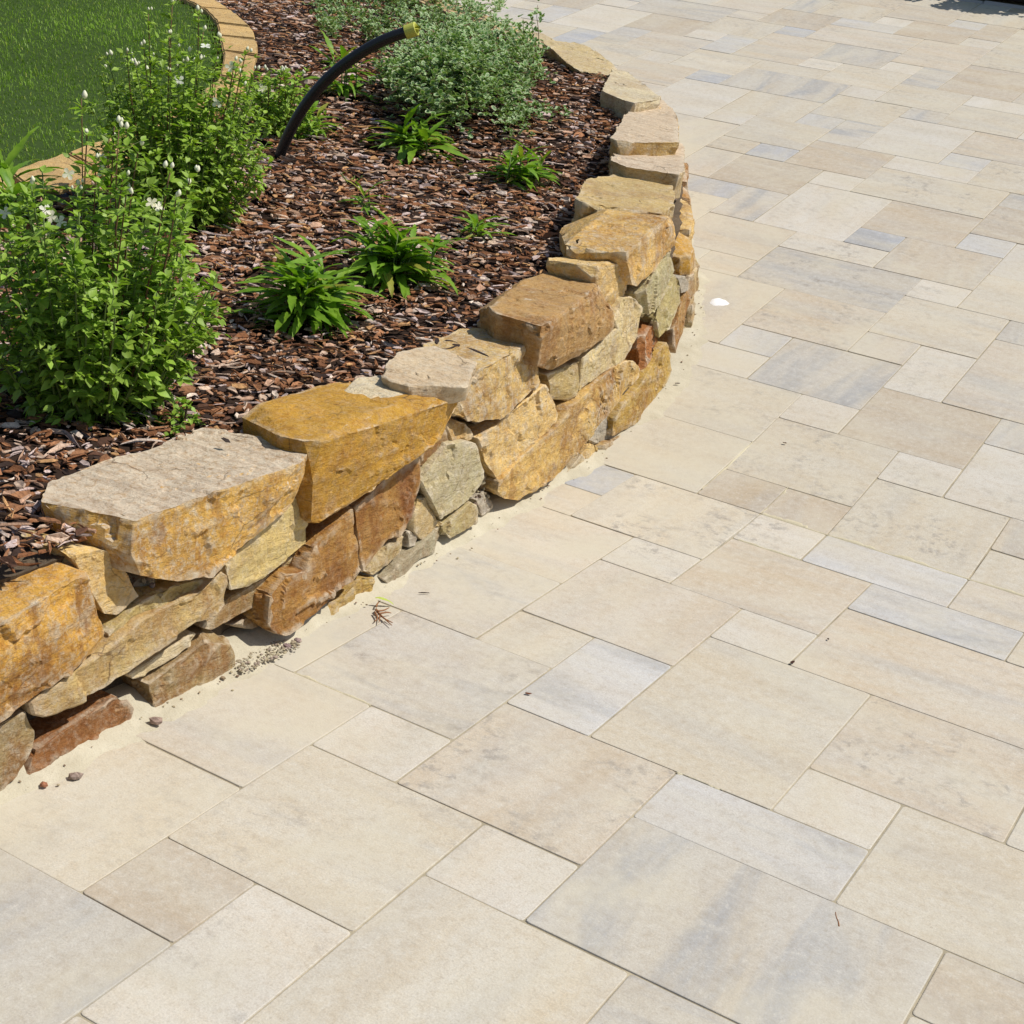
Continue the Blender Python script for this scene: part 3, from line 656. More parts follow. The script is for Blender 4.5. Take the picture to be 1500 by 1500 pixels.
sA = s_of_px((985, 300), .37); sB = s_of_px((992, 258), .38); sC = s_of_px((1001, 212), .38); sD = s_of_px((967, 142), .33); sE = s_of_px((915, 100), .27); sF = s_of_px((850, 76), .2); sG = s_of_px((790, 58), .15)
print('arc', sA, sB, sC, sD, sE, sF, sG)
stone(None, [(842, 294), (861, 277), (858, 264), (898, 257), (917, 251), (960, 248), (986, 251), (991, 262), (988, 300), (970, 312), (969, 294), (917, 298), (863, 301)], topz=.645, thick=.11, color=(.54, .40, .17), rust=.35, crust=.4, vox=.009)
stone(None, [(895, 234), (906, 221), (911, 213), (959, 211), (994, 207), (1003, 214), (1003, 250), (991, 258), (975, 243), (943, 240), (938, 245), (917, 243)], topz=.685, thick=.10, color=(.48, .36, .18), rust=.4, crust=.4, grey=.95, vox=.009)
stone(None, [(894, 202), (911, 183), (919, 157), (930, 149), (965, 141), (978, 149), (990, 163), (996, 190), (995, 208), (963, 210), (911, 209)], topz=.735, thick=.15, color=(.60, .42, .15), rust=.3, crust=.5, grey=.9, vox=.01, label='far block with a grey cleavage top and a yellow outer face')
stone(None, [(882, 133), (893, 122), (885, 111), (898, 101), (919, 106), (938, 119), (951, 127), (967, 141), (963, 146), (927, 151), (917, 146), (906, 138)], topz=.775, thick=.16, color=(.60, .52, .34), rust=.3, crust=.8, vox=.01)
block(sE + .01, sF + .1, .05, .22, .2, .02, (.50, .40, .19), .3, .5, .2)
block(sF + .12, sG, .02, .17, .22, .02, (.46, .38, .2), .3, .4, .3)
block(sG + .02, sG + .45, .0, .13, .2, .02, (.56, .40, .17), .3, .4)
block(sG + .5, sG + 1.0, .0, .12, .2, .02, (.50, .38, .19), .3, .4)
block(sG + 1.02, sG + 1.6, .0, .12, .2, .02, (.54, .40, .19), .3, .4)
rb = random.Random(12); s = s_of_px((1000, 395), .3) ; 
for (z0, z1) in ((0, .09), (.10, .19), (.20, .275)):
    s = s_of_px((1003, 440), .12) + .02 * z0
    while s < sE:
        L = rb.uniform(.18, .4)
        top = float(np.interp(s, [sC, sD, sE], [.26, .23, .13]))
        if z0 < top - .04:
            block(s, min(s + L - .012, sE), z0, min(z1, top), .15, rb.uniform(-.005, .015), rb.choice([YEL, GOLD, CRM, TAN, (.42, .22, .06), GRN]), rb.uniform(.3, .8), rb.uniform(.2, .5), vox=.011)
        s += L
# rubble packed behind the face blocks, coloured dark to put shade into the gaps
cp2 = curve_pts(.025); hs = np.linspace(-.02, .40, 15); P = []
for (b, n) in cp2:
    g = gz(b[1]); top = float(np.interp(b[1], [1, 3.6, 4.2, 4.9, 5.5], [.36, .33, .28, .16, .1]))
    for q in np.linspace(-.02, top, 15): P.append((b[0] + n[0] * (.085 + BATTER * q), b[1] + n[1] * (.085 + BATTER * q), g + q))
    for a in range(3): P[-1 - a] = (b[0] + n[0] * (.20 - .05 * a), b[1] + n[1] * (.20 - .05 * a), g + top - .012)
P = np.array(P); dn = .012 * vnoise(P * 22, 40) + .008 * vnoise(P * 55, 41)
NN = np.repeat(np.array([n for _, n in cp2]), 15, axis=0); P[:, :2] += NN * dn[:, None]
F = []
for i in range(len(cp2) - 1):
    for j in range(14):
        k = i * 15 + j; F.append((k, k + 15, k + 16, k + 1))
o = link('rubble_fill', mesh('rubble_fill', P, F), mat_sand('rubble', (.15, .11, .07), (.07, .05, .032)), wall); o.matrix_parent_inverse = wall.matrix_world.inverted(); o['kind'] = 'stuff'

# small broken stones and grit in the pockets of the wall
def pebble_mesh(seed, sx=1, sy=.75, sz=.55):
    bm = bmesh.new(); bmesh.ops.create_icosphere(bm, subdivisions=1, radius=1)
    r_ = random.Random(seed)
    for v in bm.verts: v.co *= r_.uniform(.75, 1.15); v.co.x *= sx; v.co.y *= sy; v.co.z *= sz
    me = bpy.data.meshes.new('pebble'); bm.to_mesh(me); bm.free(); return me
def pack(meshes, items, name, mat, tintf=None, parent=None, smooth=False):
    """join many small pieces into one mesh: items = (mesh index, Matrix, tint)"""
    data = []
    for me in meshes:
        n = len(me.vertices); co = np.empty(n * 3); me.vertices.foreach_get('co', co)
        data.append((co.reshape(-1, 3), [tuple(p.vertices) for p in me.polygons]))
    V = []; F = []; C = []; off = 0
    for (k, mw, t) in items:
        co, fs = data[k]; A = np.array(mw.to_3x3()); tr = np.array(mw.translation)
        V.append(co @ A.T + tr)
        for f in fs: F.append(tuple(i + off for i in f))
        C.append(np.tile(np.array([*t, 1.0]), (len(co), 1))); off += len(co)
    V = np.concatenate(V); C = np.concatenate(C)
    me = bpy.data.meshes.new(name); me.from_pydata(V.tolist(), [], F); me.update()
    at = me.color_attributes.new('tint', 'FLOAT_COLOR', 'POINT'); at.data.foreach_set('color', C.ravel())
    if smooth: me.polygons.foreach_set('use_smooth', [True] * len(me.polygons))
    return link(name, me, mat, parent)
M_PEB = mat_tint('grit', .9)
pm = [pebble_mesh(i) for i in range(6)]
items = []
def grit(pxs, n, out, size, spread):
    for _ in range(n):
        c = random.choice(pxs); p = (c[0] + random.gauss(0, spread), c[1] + random.gauss(0, spread * .6))
        h = wall_hit(p, out)
        if h is None: continue
        X = h[1]; X = X + np.array([*(-h[2] * random.uniform(-.03, .01)), 0])
        s = size * random.uniform(.5, 1.5); cc = random.choice([(.42, .36, .25), (.34, .28, .19), (.50, .43, .28), (.30, .22, .16), (.38, .30, .26)])
        items.append((random.randrange(6), Matrix.Translation(X) @ Quaternion((random.gauss(0, 1), random.gauss(0, 1), random.gauss(0, 1), 1)).normalized().to_matrix().to_4x4() @ Matrix.Scale(s, 4), cc))
grit([(455, 800), (462, 790), (448, 812), (470, 778)], 70, -.03, .009, 8)
grit([(700, 735), (705, 725), (715, 715)], 40, -.02, .008, 8)
grit([(225, 860), (215, 855)], 20, -.03, .008, 8)
for _ in range(240):                                   # crumbled stone at the foot of the wall
    i = random.randrange(len(cp)); b, n = cp[i]
    if not (-.9 < b[1] < 3.3): continue
    d = abs(random.gauss(0, .018)) + .004; x, y = b - n * d
    s = random.uniform(.0012, .0042) * (1.7 if random.random() < .12 else 1)
    items.append((random.randrange(6), Matrix.Translation((x, y, gz(y) + .013 * max(0, 1 - d / .07))) @ Matrix.Rotation(random.uniform(0, 6.3), 4, 'Z') @ Matrix.Scale(s, 4), random.choice([(.46, .38, .24), (.36, .27, .17), (.55, .47, .3), (.33, .22, .15)])))
for _ in range(450):                                   # gravel pocket under the overhanging rust-coloured block
    p = (random.uniform(345, 440), random.uniform(930, 985)); 
    if p[1] > 992 - (p[0] - 345) * .46 or p[1] < 938: continue
    X = on_ground(p, .012); s = random.uniform(.0015, .0055) * (1.7 if random.random() < .08 else 1)
    items.append((random.randrange(6), Matrix.Translation(X) @ Matrix.Rotation(random.uniform(0, 6.3), 4, 'Z') @ Matrix.Scale(s, 4), random.choice([(.50, .43, .28), (.40, .33, .22), (.44, .35, .28), (.56, .5, .36)])))
o = pack(pm, items, 'grit', M_PEB, parent=wall); o.matrix_parent_inverse = wall.matrix_world.inverted(); o['kind'] = 'stuff'

# ------------------------------------------------------------------ planting bed, lawn and edging
EDGE_PX_OUT = [(312, 0), (344, 21), (371, 45), (379, 75), (373, 95), (371, 120), (350, 140), (300, 175), (230, 215), (160, 250), (88, 281), (0, 296), (-90, 310), (-220, 335)]
EDGE_PX_IN = [(269, 0), (301, 16), (317, 32), (322, 61), (328, 85), (320, 118), (290, 140), (240, 170), (180, 197), (130, 215), (60, 238), (0, 262), (-90, 282), (-220, 305)]
EO = np.array([on_bed(p, .02)[:2] for p in EDGE_PX_OUT]); EI = np.array([on_bed(p, .02)[:2] for p in EDGE_PX_IN])
# beyond the frame both edges simply go on
EO = np.vstack([EO[0] + (EO[0] - EO[1]) * 4, EO]); EI = np.vstack([EI[0] + (EO[1] - EO[2]) * 4, EI])
def side(poly, x, y):                                  # >0 on the bed side of the edging
    P = np.stack([np.atleast_1d(x), np.atleast_1d(y)], 1); bd = np.full(len(P), 1e9); sg = np.ones(len(P))
    for i in range(len(poly) - 1):
        a, b = poly[i], poly[i + 1]; e = b - a; t = np.clip(((P - a) @ e) / (e @ e), 0, 1); dv = P - (a + t[:, None] * e)
        dd = np.hypot(dv[:, 0], dv[:, 1]); s = np.sign(dv @ np.array([-e[1], e[0]])); k = dd < bd; bd[k] = dd[k]; sg[k] = s[k]
    return bd * sg
sgn = np.sign(side(EO, *(on_bed((600, 300))[:2]))[0])
# one soil sheet for bed and lawn, kept behind the wall
xs = np.arange(-14, -.3, .06); ys = np.arange(-1.6, 13, .06); X, Y = np.meshgrid(xs, ys); wd = wall_dist(X.ravel(), Y.ravel()).reshape(X.shape)
beyond = (X < WB[-1][0]) 
ok = (wd > .10) | (beyond & (Y < 6.5 - .35 * (X - WB[-1][0]) * 0))
Zs = bz(Y) + .012 * vnoise(np.c_[X.ravel() * 3, Y.ravel() * 3, X.ravel() * 0], 2).reshape(X.shape) - .012
Zs = Zs - .05 * np.clip((.16 - wd) / .06, 0, 1)
idx = -np.ones(X.shape, int); V = []; F = []
for i in range(X.shape[0]):
    for j in range(X.shape[1]):
        if ok[i, j]: idx[i, j] = len(V); V.append((X[i, j], Y[i, j], Zs[i, j]))
for i in range(X.shape[0] - 1):
    for j in range(X.shape[1] - 1):
        q = (idx[i, j], idx[i, j + 1], idx[i + 1, j + 1], idx[i + 1, j])
        if min(q) >= 0: F.append(q)
bed = link('planting_bed', mesh('planting_bed', V, F, True), M_SOIL); tag(bed, 'dark soil of the raised bed under the bark', kind='structure')

# bark chips
def chip_mesh(seed, kind):
    r_ = random.Random(seed); n = r_.choice([5, 6, 7]) if kind == 0 else 6
    L, Wd, T = (1, r_.uniform(.2, .6), r_.uniform(.05, .13)) if kind == 0 else (1.9, r_.uniform(.10, .2), .07)
    cv, cv2 = r_.uniform(-.05, .32), r_.uniform(-.1, .14)
    top, bot = [], []
    for i in range(n):
        a = 2 * math.pi * i / n + r_.uniform(-.25, .25); k = r_.uniform(.7, 1.1)
        x, y = math.cos(a) * L * k, math.sin(a) * Wd * k; bend = cv * (y / Wd) ** 2 + cv2 * x * x
        top.append((x * .9, y * .9, T + bend + r_.uniform(-.06, .06))); bot.append((x, y, -T * .3 + bend))
    V = top + bot + [(0, 0, T + r_.uniform(-.03, .08))]; F = [(i, n + i, n + (i + 1) % n, (i + 1) % n) for i in range(n)] + [(i, (i + 1) % n, 2 * n) for i in range(n)]
    return mesh('chip', V, F)
chips = [chip_mesh(i, 0) for i in range(14)] + [chip_mesh(50 + i, 1) for i in range(4)]
NB = 70000
bx = rng.uniform(-7.5, -.5, NB * 3); by = rng.uniform(-1.5, 7.2, NB * 3)
wdv = wall_dist(bx, by); sd2 = side(EO, bx, by) * sgn
keep = (wdv > np.where(by < 1.2, .085, .14)) & (sd2 > .01)
bx, by, wdv = bx[keep], by[keep], wdv[keep]
zz = bz(by)
cX = np.stack([bx, by, zz], 1) - CC; cc = cX @ RC.T; pxx = FPX * cc[:, 0] / cc[:, 2] + 750; pyy = FPX * cc[:, 1] / cc[:, 2] + 750
vis = (pxx > -160) & (pxx < 1300) & (pyy > -90) & (pyy < 1000) & (cc[:, 2] > .5)
bx, by, wdv, zz, dist = bx[vis], by[vis], wdv[vis], zz[vis], cc[vis, 2]
pk = np.clip((4.2 / dist) ** 1.2, .25, 1.0); kk = rng.random(len(bx)) < pk
bx, by, wdv, zz, dist = bx[kk], by[kk], wdv[kk], zz[kk], dist[kk]
print('chips', len(bx))
TC = [((.22, .092, .038), 26), ((.32, .15, .07), 22), ((.42, .26, .17), 18), ((.52, .38, .28), 14), ((.09, .042, .024), 10), ((.50, .28, .12), 7), ((.035, .02, .015), 12), ((.64, .52, .42), 6), ((.50, .39, .35), 12)]
tcs = [c for c, k in TC for _ in range(k)]
items = []
for i in range(len(bx)):
    k = random.randrange(14) if random.random() < .80 else 14 + random.randrange(4)
    s = (.008 + .019 * random.random() ** 1.4) * (1.0 if dist[i] < 4.5 else 1.2)
    if random.random() < .03: s *= 1.25
    t = random.choice(tcs); j = random.uniform(.9, 1.6); t = tuple(q * j for q in t)
    tilt = abs(random.gauss(0, .42))
    mw = Matrix.Translation((bx[i], by[i], zz[i] + random.uniform(-.006, .016))) @ Matrix.Rotation(random.uniform(0, 6.28), 4, 'Z') @ Matrix.Rotation(tilt, 4, 'X') @ Matrix.Diagonal((s, s, s * 1.2, 1))
    items.append((k, mw, t))
o = pack(chips, items, 'bark_mulch', M_CHIP); tag(o, 'reddish brown pine bark chips covering the raised bed', 'bark mulch', kind='stuff')

# edging stones between lawn and bark
edging = empty('lawn_edging', (float(EO[3][0]), float(EO[3][1]), float(bz(EO[3][1])))); tag(edging, 'curved row of flat yellow flagstones between the lawn and the bark', 'edging')
bpy.context.view_layer.update()
def resample(P, n_):
    d = np.r_[0, np.cumsum(np.hypot(*np.diff(P, axis=0).T))]; s = np.linspace(0, d[-1], n_); return np.c_[np.interp(s, d, P[:, 0]), np.interp(s, d, P[:, 1])]
nE = 700; seglen = float(np.hypot(*np.diff(EO, axis=0).T).sum()) / nE; ro, ri = resample(EO, nE), resample(EI, nE); i = 0; k = 0; re_ = random.Random(5)
while i < nE - 30:
    L = int(re_.uniform(.34, .5) / seglen); j = min(i + L, nE - 1)
    ring = [ro[t] for t in range(i, j, max(1, (j - i) // 6))] + [ri[t] for t in range(j - 1, i - 1, -max(1, (j - i) // 6))]
    c = np.mean(ring, 0); R_ = []
    for q in ring:
        q = c + (q - c) * re_.uniform(.955, .99); R_.append((q[0], q[1], bz(q[1]) + .03 + re_.uniform(-.004, .004)))
    bm = bmesh.new(); prism(bm, R_, [(a, b, z - .06) for a, b, z in R_]); bmesh.ops.recalc_face_normals(bm, faces=bm.faces)
    bmesh.ops.bevel(bm, geom=[e for e in bm.edges if not e.calc_length() > 5 and abs(e.verts[0].co.z - e.verts[1].co.z) < .02 and e.calc_face_angle(0) > .8], offset=.006, segments=2, affect='EDGES')
    me = bpy.data.meshes.new('flagstone'); bm.to_mesh(me); bm.free(); me.transform(Matrix.Translation((-c[0], -c[1], -R_[0][2])))
    me.materials.append(M_STONE); o = link('flagstone', me, None, edging); o.matrix_parent_inverse = edging.matrix_world.inverted(); o.location = (c[0], c[1], R_[0][2])
    kx = re_.uniform(.9, 1.1); o['worn'] = 0.0; o.color = (.58 * kx, .40 * kx, .165 * kx, 1); o['rust'] = .25; o['crust'] = .15; o['topgrey'] = 0.0
    i = j; k += 1
# black weed membrane showing along the edging
V = []; F = []
mm = resample(EO, 200); 
for t in range(200):
    a = mm[t]; b = mm[min(t + 1, 199)] - mm[max(t - 1, 0)]; b /= np.linalg.norm(b); n = np.array([-b[1], b[0]]) * sgn
    for d, hh in ((-.03, -.02), (.01, .010), (.022 + .012 * math.sin(t * .7), .014), (.035 + .02 * math.sin(t * .37), -.012)):
        q = a + n * d; V.append((q[0], q[1], bz(q[1]) + hh))
def shown(t):
    q = project(V[t * 4 + 1]); return (q[1] < 20) or (40 < q[0] < 112 and 255 < q[1] < 305)
memb = empty('weed_membrane', (float(EO[2][0]), float(EO[2][1]), float(bz(EO[2][1])))); tag(memb, 'black weed membrane showing in short strips beside the lawn edging', 'membrane'); bpy.context.view_layer.update()
t = 0
while t < 199:
    if not shown(t): t += 1; continue
    e = t
    while e < 199 and shown(e): e += 1
    VV = V[t * 4:(e + 1) * 4]; FF = [(k * 4 + j, k * 4 + j + 1, k * 4 + j + 5, k * 4 + j + 4) for k in range(e - t) for j in range(3)]
    o = link('strip', mesh('strip', VV, FF, True), M_FABRIC); o.parent = memb; o.matrix_parent_inverse = memb.matrix_world.inverted(); t = e + 1


# lawn
V = []; F = []; C = []
NG = 170000
gx = rng.uniform(-13, -1.2, NG * 4); gy = rng.uniform(-.5, 12, NG * 4)
sv = side(EI, gx, gy) * sgn; kp = sv < -.0
gx, gy, sv = gx[kp], gy[kp], sv[kp]; z = bz(gy) + .0
cX = np.stack([gx, gy, z], 1) - CC; cc = cX @ RC.T; px_ = FPX * cc[:, 0] / cc[:, 2] + 750; py_ = FPX * cc[:, 1] / cc[:, 2] + 750
vis = (px_ > -120) & (px_ < 420) & (py_ > -120) & (py_ < 400) & (cc[:, 2] > .5)
gx, gy, z, sv = gx[vis][:NG], gy[vis][:NG], z[vis][:NG], sv[vis][:NG]
n = len(gx); print('blades', n)
L = rng.uniform(.012, .030, n); hd = rng.uniform(0, 6.283, n); lean = rng.uniform(.1, .95, n); wv = rng.uniform(.0011, .0022, n)
patch = vnoise(np.c_[gx * 2.2, gy * 2.2, gx * 0], 33); L *= 1 + .25 * patch
dx, dy = np.cos(hd), np.sin(hd); px2, py2 = -dy * wv, dx * wv
b0 = np.stack([gx - px2, gy - py2, z], 1); b1 = np.stack([gx + px2, gy + py2, z], 1)
mid = np.stack([gx + dx * lean * L * .4, gy + dy * lean * L * .4, z + L * .6], 1); m0 = mid - np.stack([px2, py2, px2 * 0], 1) * .8; m1 = mid + np.stack([px2, py2, px2 * 0], 1) * .8
tip = np.stack([gx + dx * lean * L, gy + dy * lean * L, z + L * (1 - .3 * lean)], 1)
V = np.stack([b0, b1, m1, m0, tip], 1).reshape(-1, 3)
base = np.arange(n) * 5
F = np.concatenate([np.stack([base, base + 1, base + 2, base + 3], 1).tolist(), []]) if False else [tuple(q) for q in np.stack([base, base + 1, base + 2, base + 3], 1).tolist()] + [tuple(q) for q in np.stack([base + 3, base + 2, base + 4], 1).tolist()]
me = bpy.data.meshes.new('grass'); me.from_pydata(V.tolist(), [], F); me.update()
dry = rng.random(n) < .05; tt = np.ones((n, 4)); tt[:, :3] = (rng.uniform(.7, 1.25, n) * (1 + .22 * patch))[:, None]
tt[dry, :3] = np.array([1.9, 1.3, 1.9]); tt = np.repeat(tt, 5, axis=0)
at = me.color_attributes.new('tint', 'FLOAT_COLOR', 'POINT'); at.data.foreach_set('color', tt.ravel())
o = link('grass', me, M_GRASS); tag(o, 'short mown green lawn behind the flowering shrubs', 'grass', kind='stuff')
# soil under the lawn, 4 mm above the bed sheet
X, Y = np.meshgrid(np.arange(-14, -1, .08), np.arange(-1, 13, .08)); sdm = (side(EI, X.ravel(), Y.ravel()) * sgn).reshape(X.shape)
idx = -np.ones(X.shape, int); V = []; F = []
for i in range(X.shape[0]):
    for j in range(X.shape[1]):
        if sdm[i, j] < .03: idx[i, j] = len(V); V.append((X[i, j], Y[i, j], bz(Y[i, j]) + .006))
for i in range(X.shape[0] - 1):
    for j in range(X.shape[1] - 1):
        q = (idx[i, j], idx[i, j + 1], idx[i + 1, j + 1], idx[i + 1, j])
        if min(q) >= 0: F.append(q)
o = link('lawn', mesh('lawn', V, F, True), M_LAWN); tag(o, 'green lawn ground', kind='structure')

# ------------------------------------------------------------------ plants
def tube_geo(path, rad, sides=5):
    V = []; F = []; n = len(path)
    for i, p in enumerate(path):
        a = Vector(path[min(i + 1, n - 1)]) - Vector(path[max(i - 1, 0)]); q = a.to_track_quat('Z', 'Y') if a.length > 1e-6 else Quaternion()
        for k in range(sides):
            an = 2 * math.pi * k / sides; V.append(tuple(Vector(p) + q @ Vector((math.cos(an) * rad[i], math.sin(an) * rad[i], 0))))
    for i in range(n - 1):
        for k in range(sides): F.append((i * sides + k, i * sides + (k + 1) % sides, (i + 1) * sides + (k + 1) % sides, (i + 1) * sides + k))
    F.append(tuple(range(sides))[::-1]); F.append(tuple((n - 1) * sides + k for k in range(sides)))
    return V, F
class Acc:
    def __init__(s): s.V = []; s.F = []
    def add(s, V, F): n = len(s.V); s.V += V; s.F += [tuple(i + n for i in f) for f in F]
    def build(s, name, mat, parent, smooth=True):
        if not s.V: return None
        o = link(name, mesh(name, s.V, s.F, smooth), mat); o.parent = parent; o.matrix_parent_inverse = parent.matrix_world.inverted(); return o
def small_leaf(seed, w=.36):                          # ovate pointed leaf with a fold, length 1 along +X
    r_ = random.Random(seed); f = r_.uniform(.10, .28); dr = r_.uniform(.05, .3)
    xs = [0, .18, .45, .75, 1.0]; ws = [.03, w * .75, w, w * .55, 0]
    V = []
    for x, ww in zip(xs, ws):
        zc = -dr * x * x
        V += [(x, 0, zc - f * ww * .3), (x, ww * .5 * 1.7, zc + f * ww), (x, -ww * .5 * 1.7, zc + f * ww)]
    F = []
    for i in range(4):
        a, b = 3 * i, 3 * (i + 1)
        F += [(a, b, b + 1, a + 1), (a, a + 2, b + 2, b)]
    me = mesh('leaf', V, F, True)
    return me
LEAVES = [small_leaf(i) for i in range(5)]
for me in LEAVES: me.materials.append(M_SHRUB)
for me in LEAVES:
    at = me.color_attributes.new('tint', 'FLOAT_COLOR', 'POINT'); at.data.foreach_set('color', [1.0] * 4 * len(me.vertices))
def petal_flower():
    V = []; F = []
    for k in range(4):
        a = k * math.pi / 2; r_ = Matrix.Rotation(a, 3, 'Z')
        pts = [(0, 0, 0), (.35, .28, .1), (.8, .36, .16), (1.02, 0, .1), (.8, -.36, .16), (.35, -.28, .1), (.6, 0, .06)]
        n = len(V); V += [tuple(r_ @ Vector(p)) for p in pts]; F += [(n + i, n + (i + 1), n + 6) for i in range(5)] + [(n + 5, n, n + 6)]
    me = mesh('flower', V, F, True); me.materials.append(M_PETAL); return me
FLOWER = petal_flower()
def bud_mesh():
    bm = bmesh.new(); bmesh.ops.create_uvsphere(bm, u_segments=7, v_segments=6, radius=1)
    for v in bm.verts: v.co.z *= 1.5; v.co.x *= 1 - .3 * max(0, v.co.z); v.co.y *= 1 - .3 * max(0, v.co.z)
    me = bpy.data.meshes.new('bud'); bm.to_mesh(me); bm.free(); me.polygons.foreach_set('use_smooth', [True] * len(me.polygons)); me.materials.append(M_BUD); return me
BUD = bud_mesh()
def leaf_matrix(p, dr, size, roll=0.0):
    x = Vector(dr).normalized(); up = Vector((0, 0, 1)); y = up.cross(x)
    if y.length < 1e-3: y = Vector((0, 1, 0))
    y.normalize(); z = x.cross(y); m = Matrix((x, y, z)).transposed().to_4x4()
    return Matrix.Translation(p) @ m @ Matrix.Rotation(roll, 4, 'X') @ Matrix.Scale(size, 4)
def shrub(base, W_, H_, nst, leaf, name, label, cat, seed, group=None, indiv=280, lean=(0, 0), lowfull=.85, flowers=0, buds=0, gap=.024, topthin=.2):
    r_ = random.Random(seed); b = Vector(base); root = empty(name, b); tag(root, label, cat, group); bpy.context.view_layer.update()
    st = Acc(); st2 = Acc(); lv = []; tips = []
    toC = (Vector(CC) - b).normalized()
    for s in range(nst):
        az = r_.uniform(0, 2 * math.pi); q = math.sqrt(r_.random()) ; hk = r_.uniform(.45, 1.0) * (1 - .42 * q ** 2)
        if r_.random() < .12: hk *= 1.08
        ex = Vector((math.cos(az) * q * W_ / 2 + lean[0], math.sin(az) * q * W_ / 2 + lean[1], H_ * hk))
        path = []; n = 9
        for i in range(n + 1):
            t = i / n; rad = .38 + .62 * t ** .75
            path.append(b + Vector((ex.x * rad + .008 * math.sin(5 * t + s), ex.y * rad + .008 * math.cos(4 * t + s * 2), ex.z * t - .04 * q * t * t)))
        (st if hk > .75 else st2).add(*tube_geo(path, [.0028 * (1 - .7 * i / n) + .0006 for i in range(n + 1)], 4))
        tips.append((path[-1], (path[-1] - path[-2]).normalized()))
        for q_ in range(7):
            d0 = tips[-1][1]; d = (d0 * r_.uniform(.1, 1.1) + Vector((r_.gauss(0, .7), r_.gauss(0, .7), r_.uniform(-.3, .4)))).normalized()
            lv.append((leaf_matrix(path[-1] - d0 * r_.uniform(0, .05), d, leaf * r_.uniform(.5, .85), r_.uniform(-.5, .5)), 1, path[-1]))
        Ls = sum((path[i + 1] - path[i]).length for i in range(n)); nn = int(Ls / gap)
        for k in range(1, nn):
            t = k / nn
            if t < .12 and r_.random() > lowfull: continue
            f = t * n; i = min(int(f), n - 1); p = path[i].lerp(path[i + 1], f - i); dr = (path[i + 1] - path[i]).normalized()
            sz = leaf * r_.uniform(.65, 1.15) * (1.12 - .35 * t) ; tw = k * math.pi / 2 + s
            side_ = dr.orthogonal().normalized()
            for sg_ in (0, math.pi):
                if r_.random() < .10: continue
                vv = Quaternion(dr, tw + sg_ + r_.uniform(-.4, .4)) @ side_
                d = (vv + dr * r_.uniform(.15, .6) + Vector((0, 0, r_.uniform(-.45, .25)))).normalized()
                # side twig with a couple of extra leaves
                lv.append((leaf_matrix(p + d * .004, d, sz, r_.uniform(-.5, .5)), t, p))
                if r_.random() < .55 * (1 - t * topthin):
                    p2 = p + d * leaf * r_.uniform(.6, 1.6); st2.add(*tube_geo([p, p2], [.0009, .0006], 3))
                    for _ in range(r_.choice([2, 3, 4])):
                        d3 = (d + Vector((r_.gauss(0, .7), r_.gauss(0, .7), r_.gauss(0, .5)))).normalized()
                        lv.append((leaf_matrix(p2, d3, sz * r_.uniform(.6, 1), r_.uniform(-.6, .6)), t, p2))
    st.build('stem', M_STEM, root); st2.build('twig', M_GSTEM, root)
    lv.sort(key=lambda a: -(Vector(a[2]) - b).dot(toC))
    mats = []; big = lv[:indiv * 2:2] if indiv else []; rest = (lv[1:indiv * 2:2] + lv[indiv * 2:]) if indiv else lv
    inv = root.matrix_world.inverted()
    for (mw, t, p) in big:
        o = bpy.data.objects.new('leaf', LEAVES[r_.randrange(5)]); COL.objects.link(o); o.parent = root; o.matrix_parent_inverse = inv; o.matrix_world = mw
    items = []
    for (mw, t, p) in rest:
        k = r_.uniform(.7, 1.25); items.append((r_.randrange(5), mw, (k * 1.02, k, k * .95)))
    o = pack(LEAVES, items, 'foliage', M_SHRUB, smooth=True); o.parent = root; o.matrix_parent_inverse = inv; o['kind'] = 'stuff'
    tips.sort(key=lambda a: -a[0].z)
    for i, (p, d) in enumerate(tips[:buds]):
        for q in range(r_.choice([1, 2, 2])):
            o = bpy.data.objects.new('bud', BUD); COL.objects.link(o); o.parent = root; o.matrix_parent_inverse = inv
            o.matrix_world = Matrix.Translation(p + d * .012 + Vector((r_.uniform(-.012, .012), r_.uniform(-.012, .012), r_.uniform(-.004, .006)))) @ d.to_track_quat('Z', 'Y').to_matrix().to_4x4() @ Matrix.Scale(r_.uniform(.003, .0062), 4)
    return root, inv
def flower_at(root, inv, px, depth_pt, size=.016):
    d = Vector(raydir(px)); c = Vector(CC); t = (Vector(depth_pt) - c).dot(d) / d.dot(d); p = c + d * t
    n = (c - p).normalized() + Vector((random.uniform(-.6, .6), random.uniform(-.6, .6), random.uniform(0, .6)))
    o = bpy.data.objects.new('flower', FLOWER); COL.objects.link(o); o.parent = root; o.matrix_parent_inverse = inv
    o.matrix_world = Matrix.Translation(p) @ n.to_track_quat('Z', 'Y').to_matrix().to_4x4() @ Matrix.Rotation(random.uniform(0, 1.5), 4, 'Z') @ Matrix.Scale(size, 4)
bA = on_bed((140, 603)); bB = on_bed((262, 325)); bC = on_bed((412, 200))
print('shrub bases', bA, bB, bC)
rA, iA = shrub(bA, .56, .70, 122, .036, 'flowering_shrub', 'bushy green shrub with small pointed leaves at the left, nearest the wall', 'shrub', 11, 'white flowering shrubs', lean=(-.04, .02), buds=18)
rB, iB = shrub(bB, .60, .72, 125, .034, 'flowering_shrub', 'taller green shrub in bud standing against the lawn edging', 'shrub', 12, 'white flowering shrubs', buds=34)
rC, iC = shrub(bC, .40, .32, 46, .036, 'flowering_shrub', 'low sparse shrub with one white flower at the foot of the black pipe', 'shrub', 13, 'white flowering shrubs', indiv=120, buds=5)
for p in ((75, 318), (88, 325), (66, 308)): flower_at(rA, iA, p, Vector(bA) + Vector((0, 0, .35)), .015)
for p in ((222, 297), (232, 303), (148, 250), (100, 255), (8, 312)): flower_at(rA, iA, p, Vector(bA) + Vector((-.05, .12, .36)), .014)
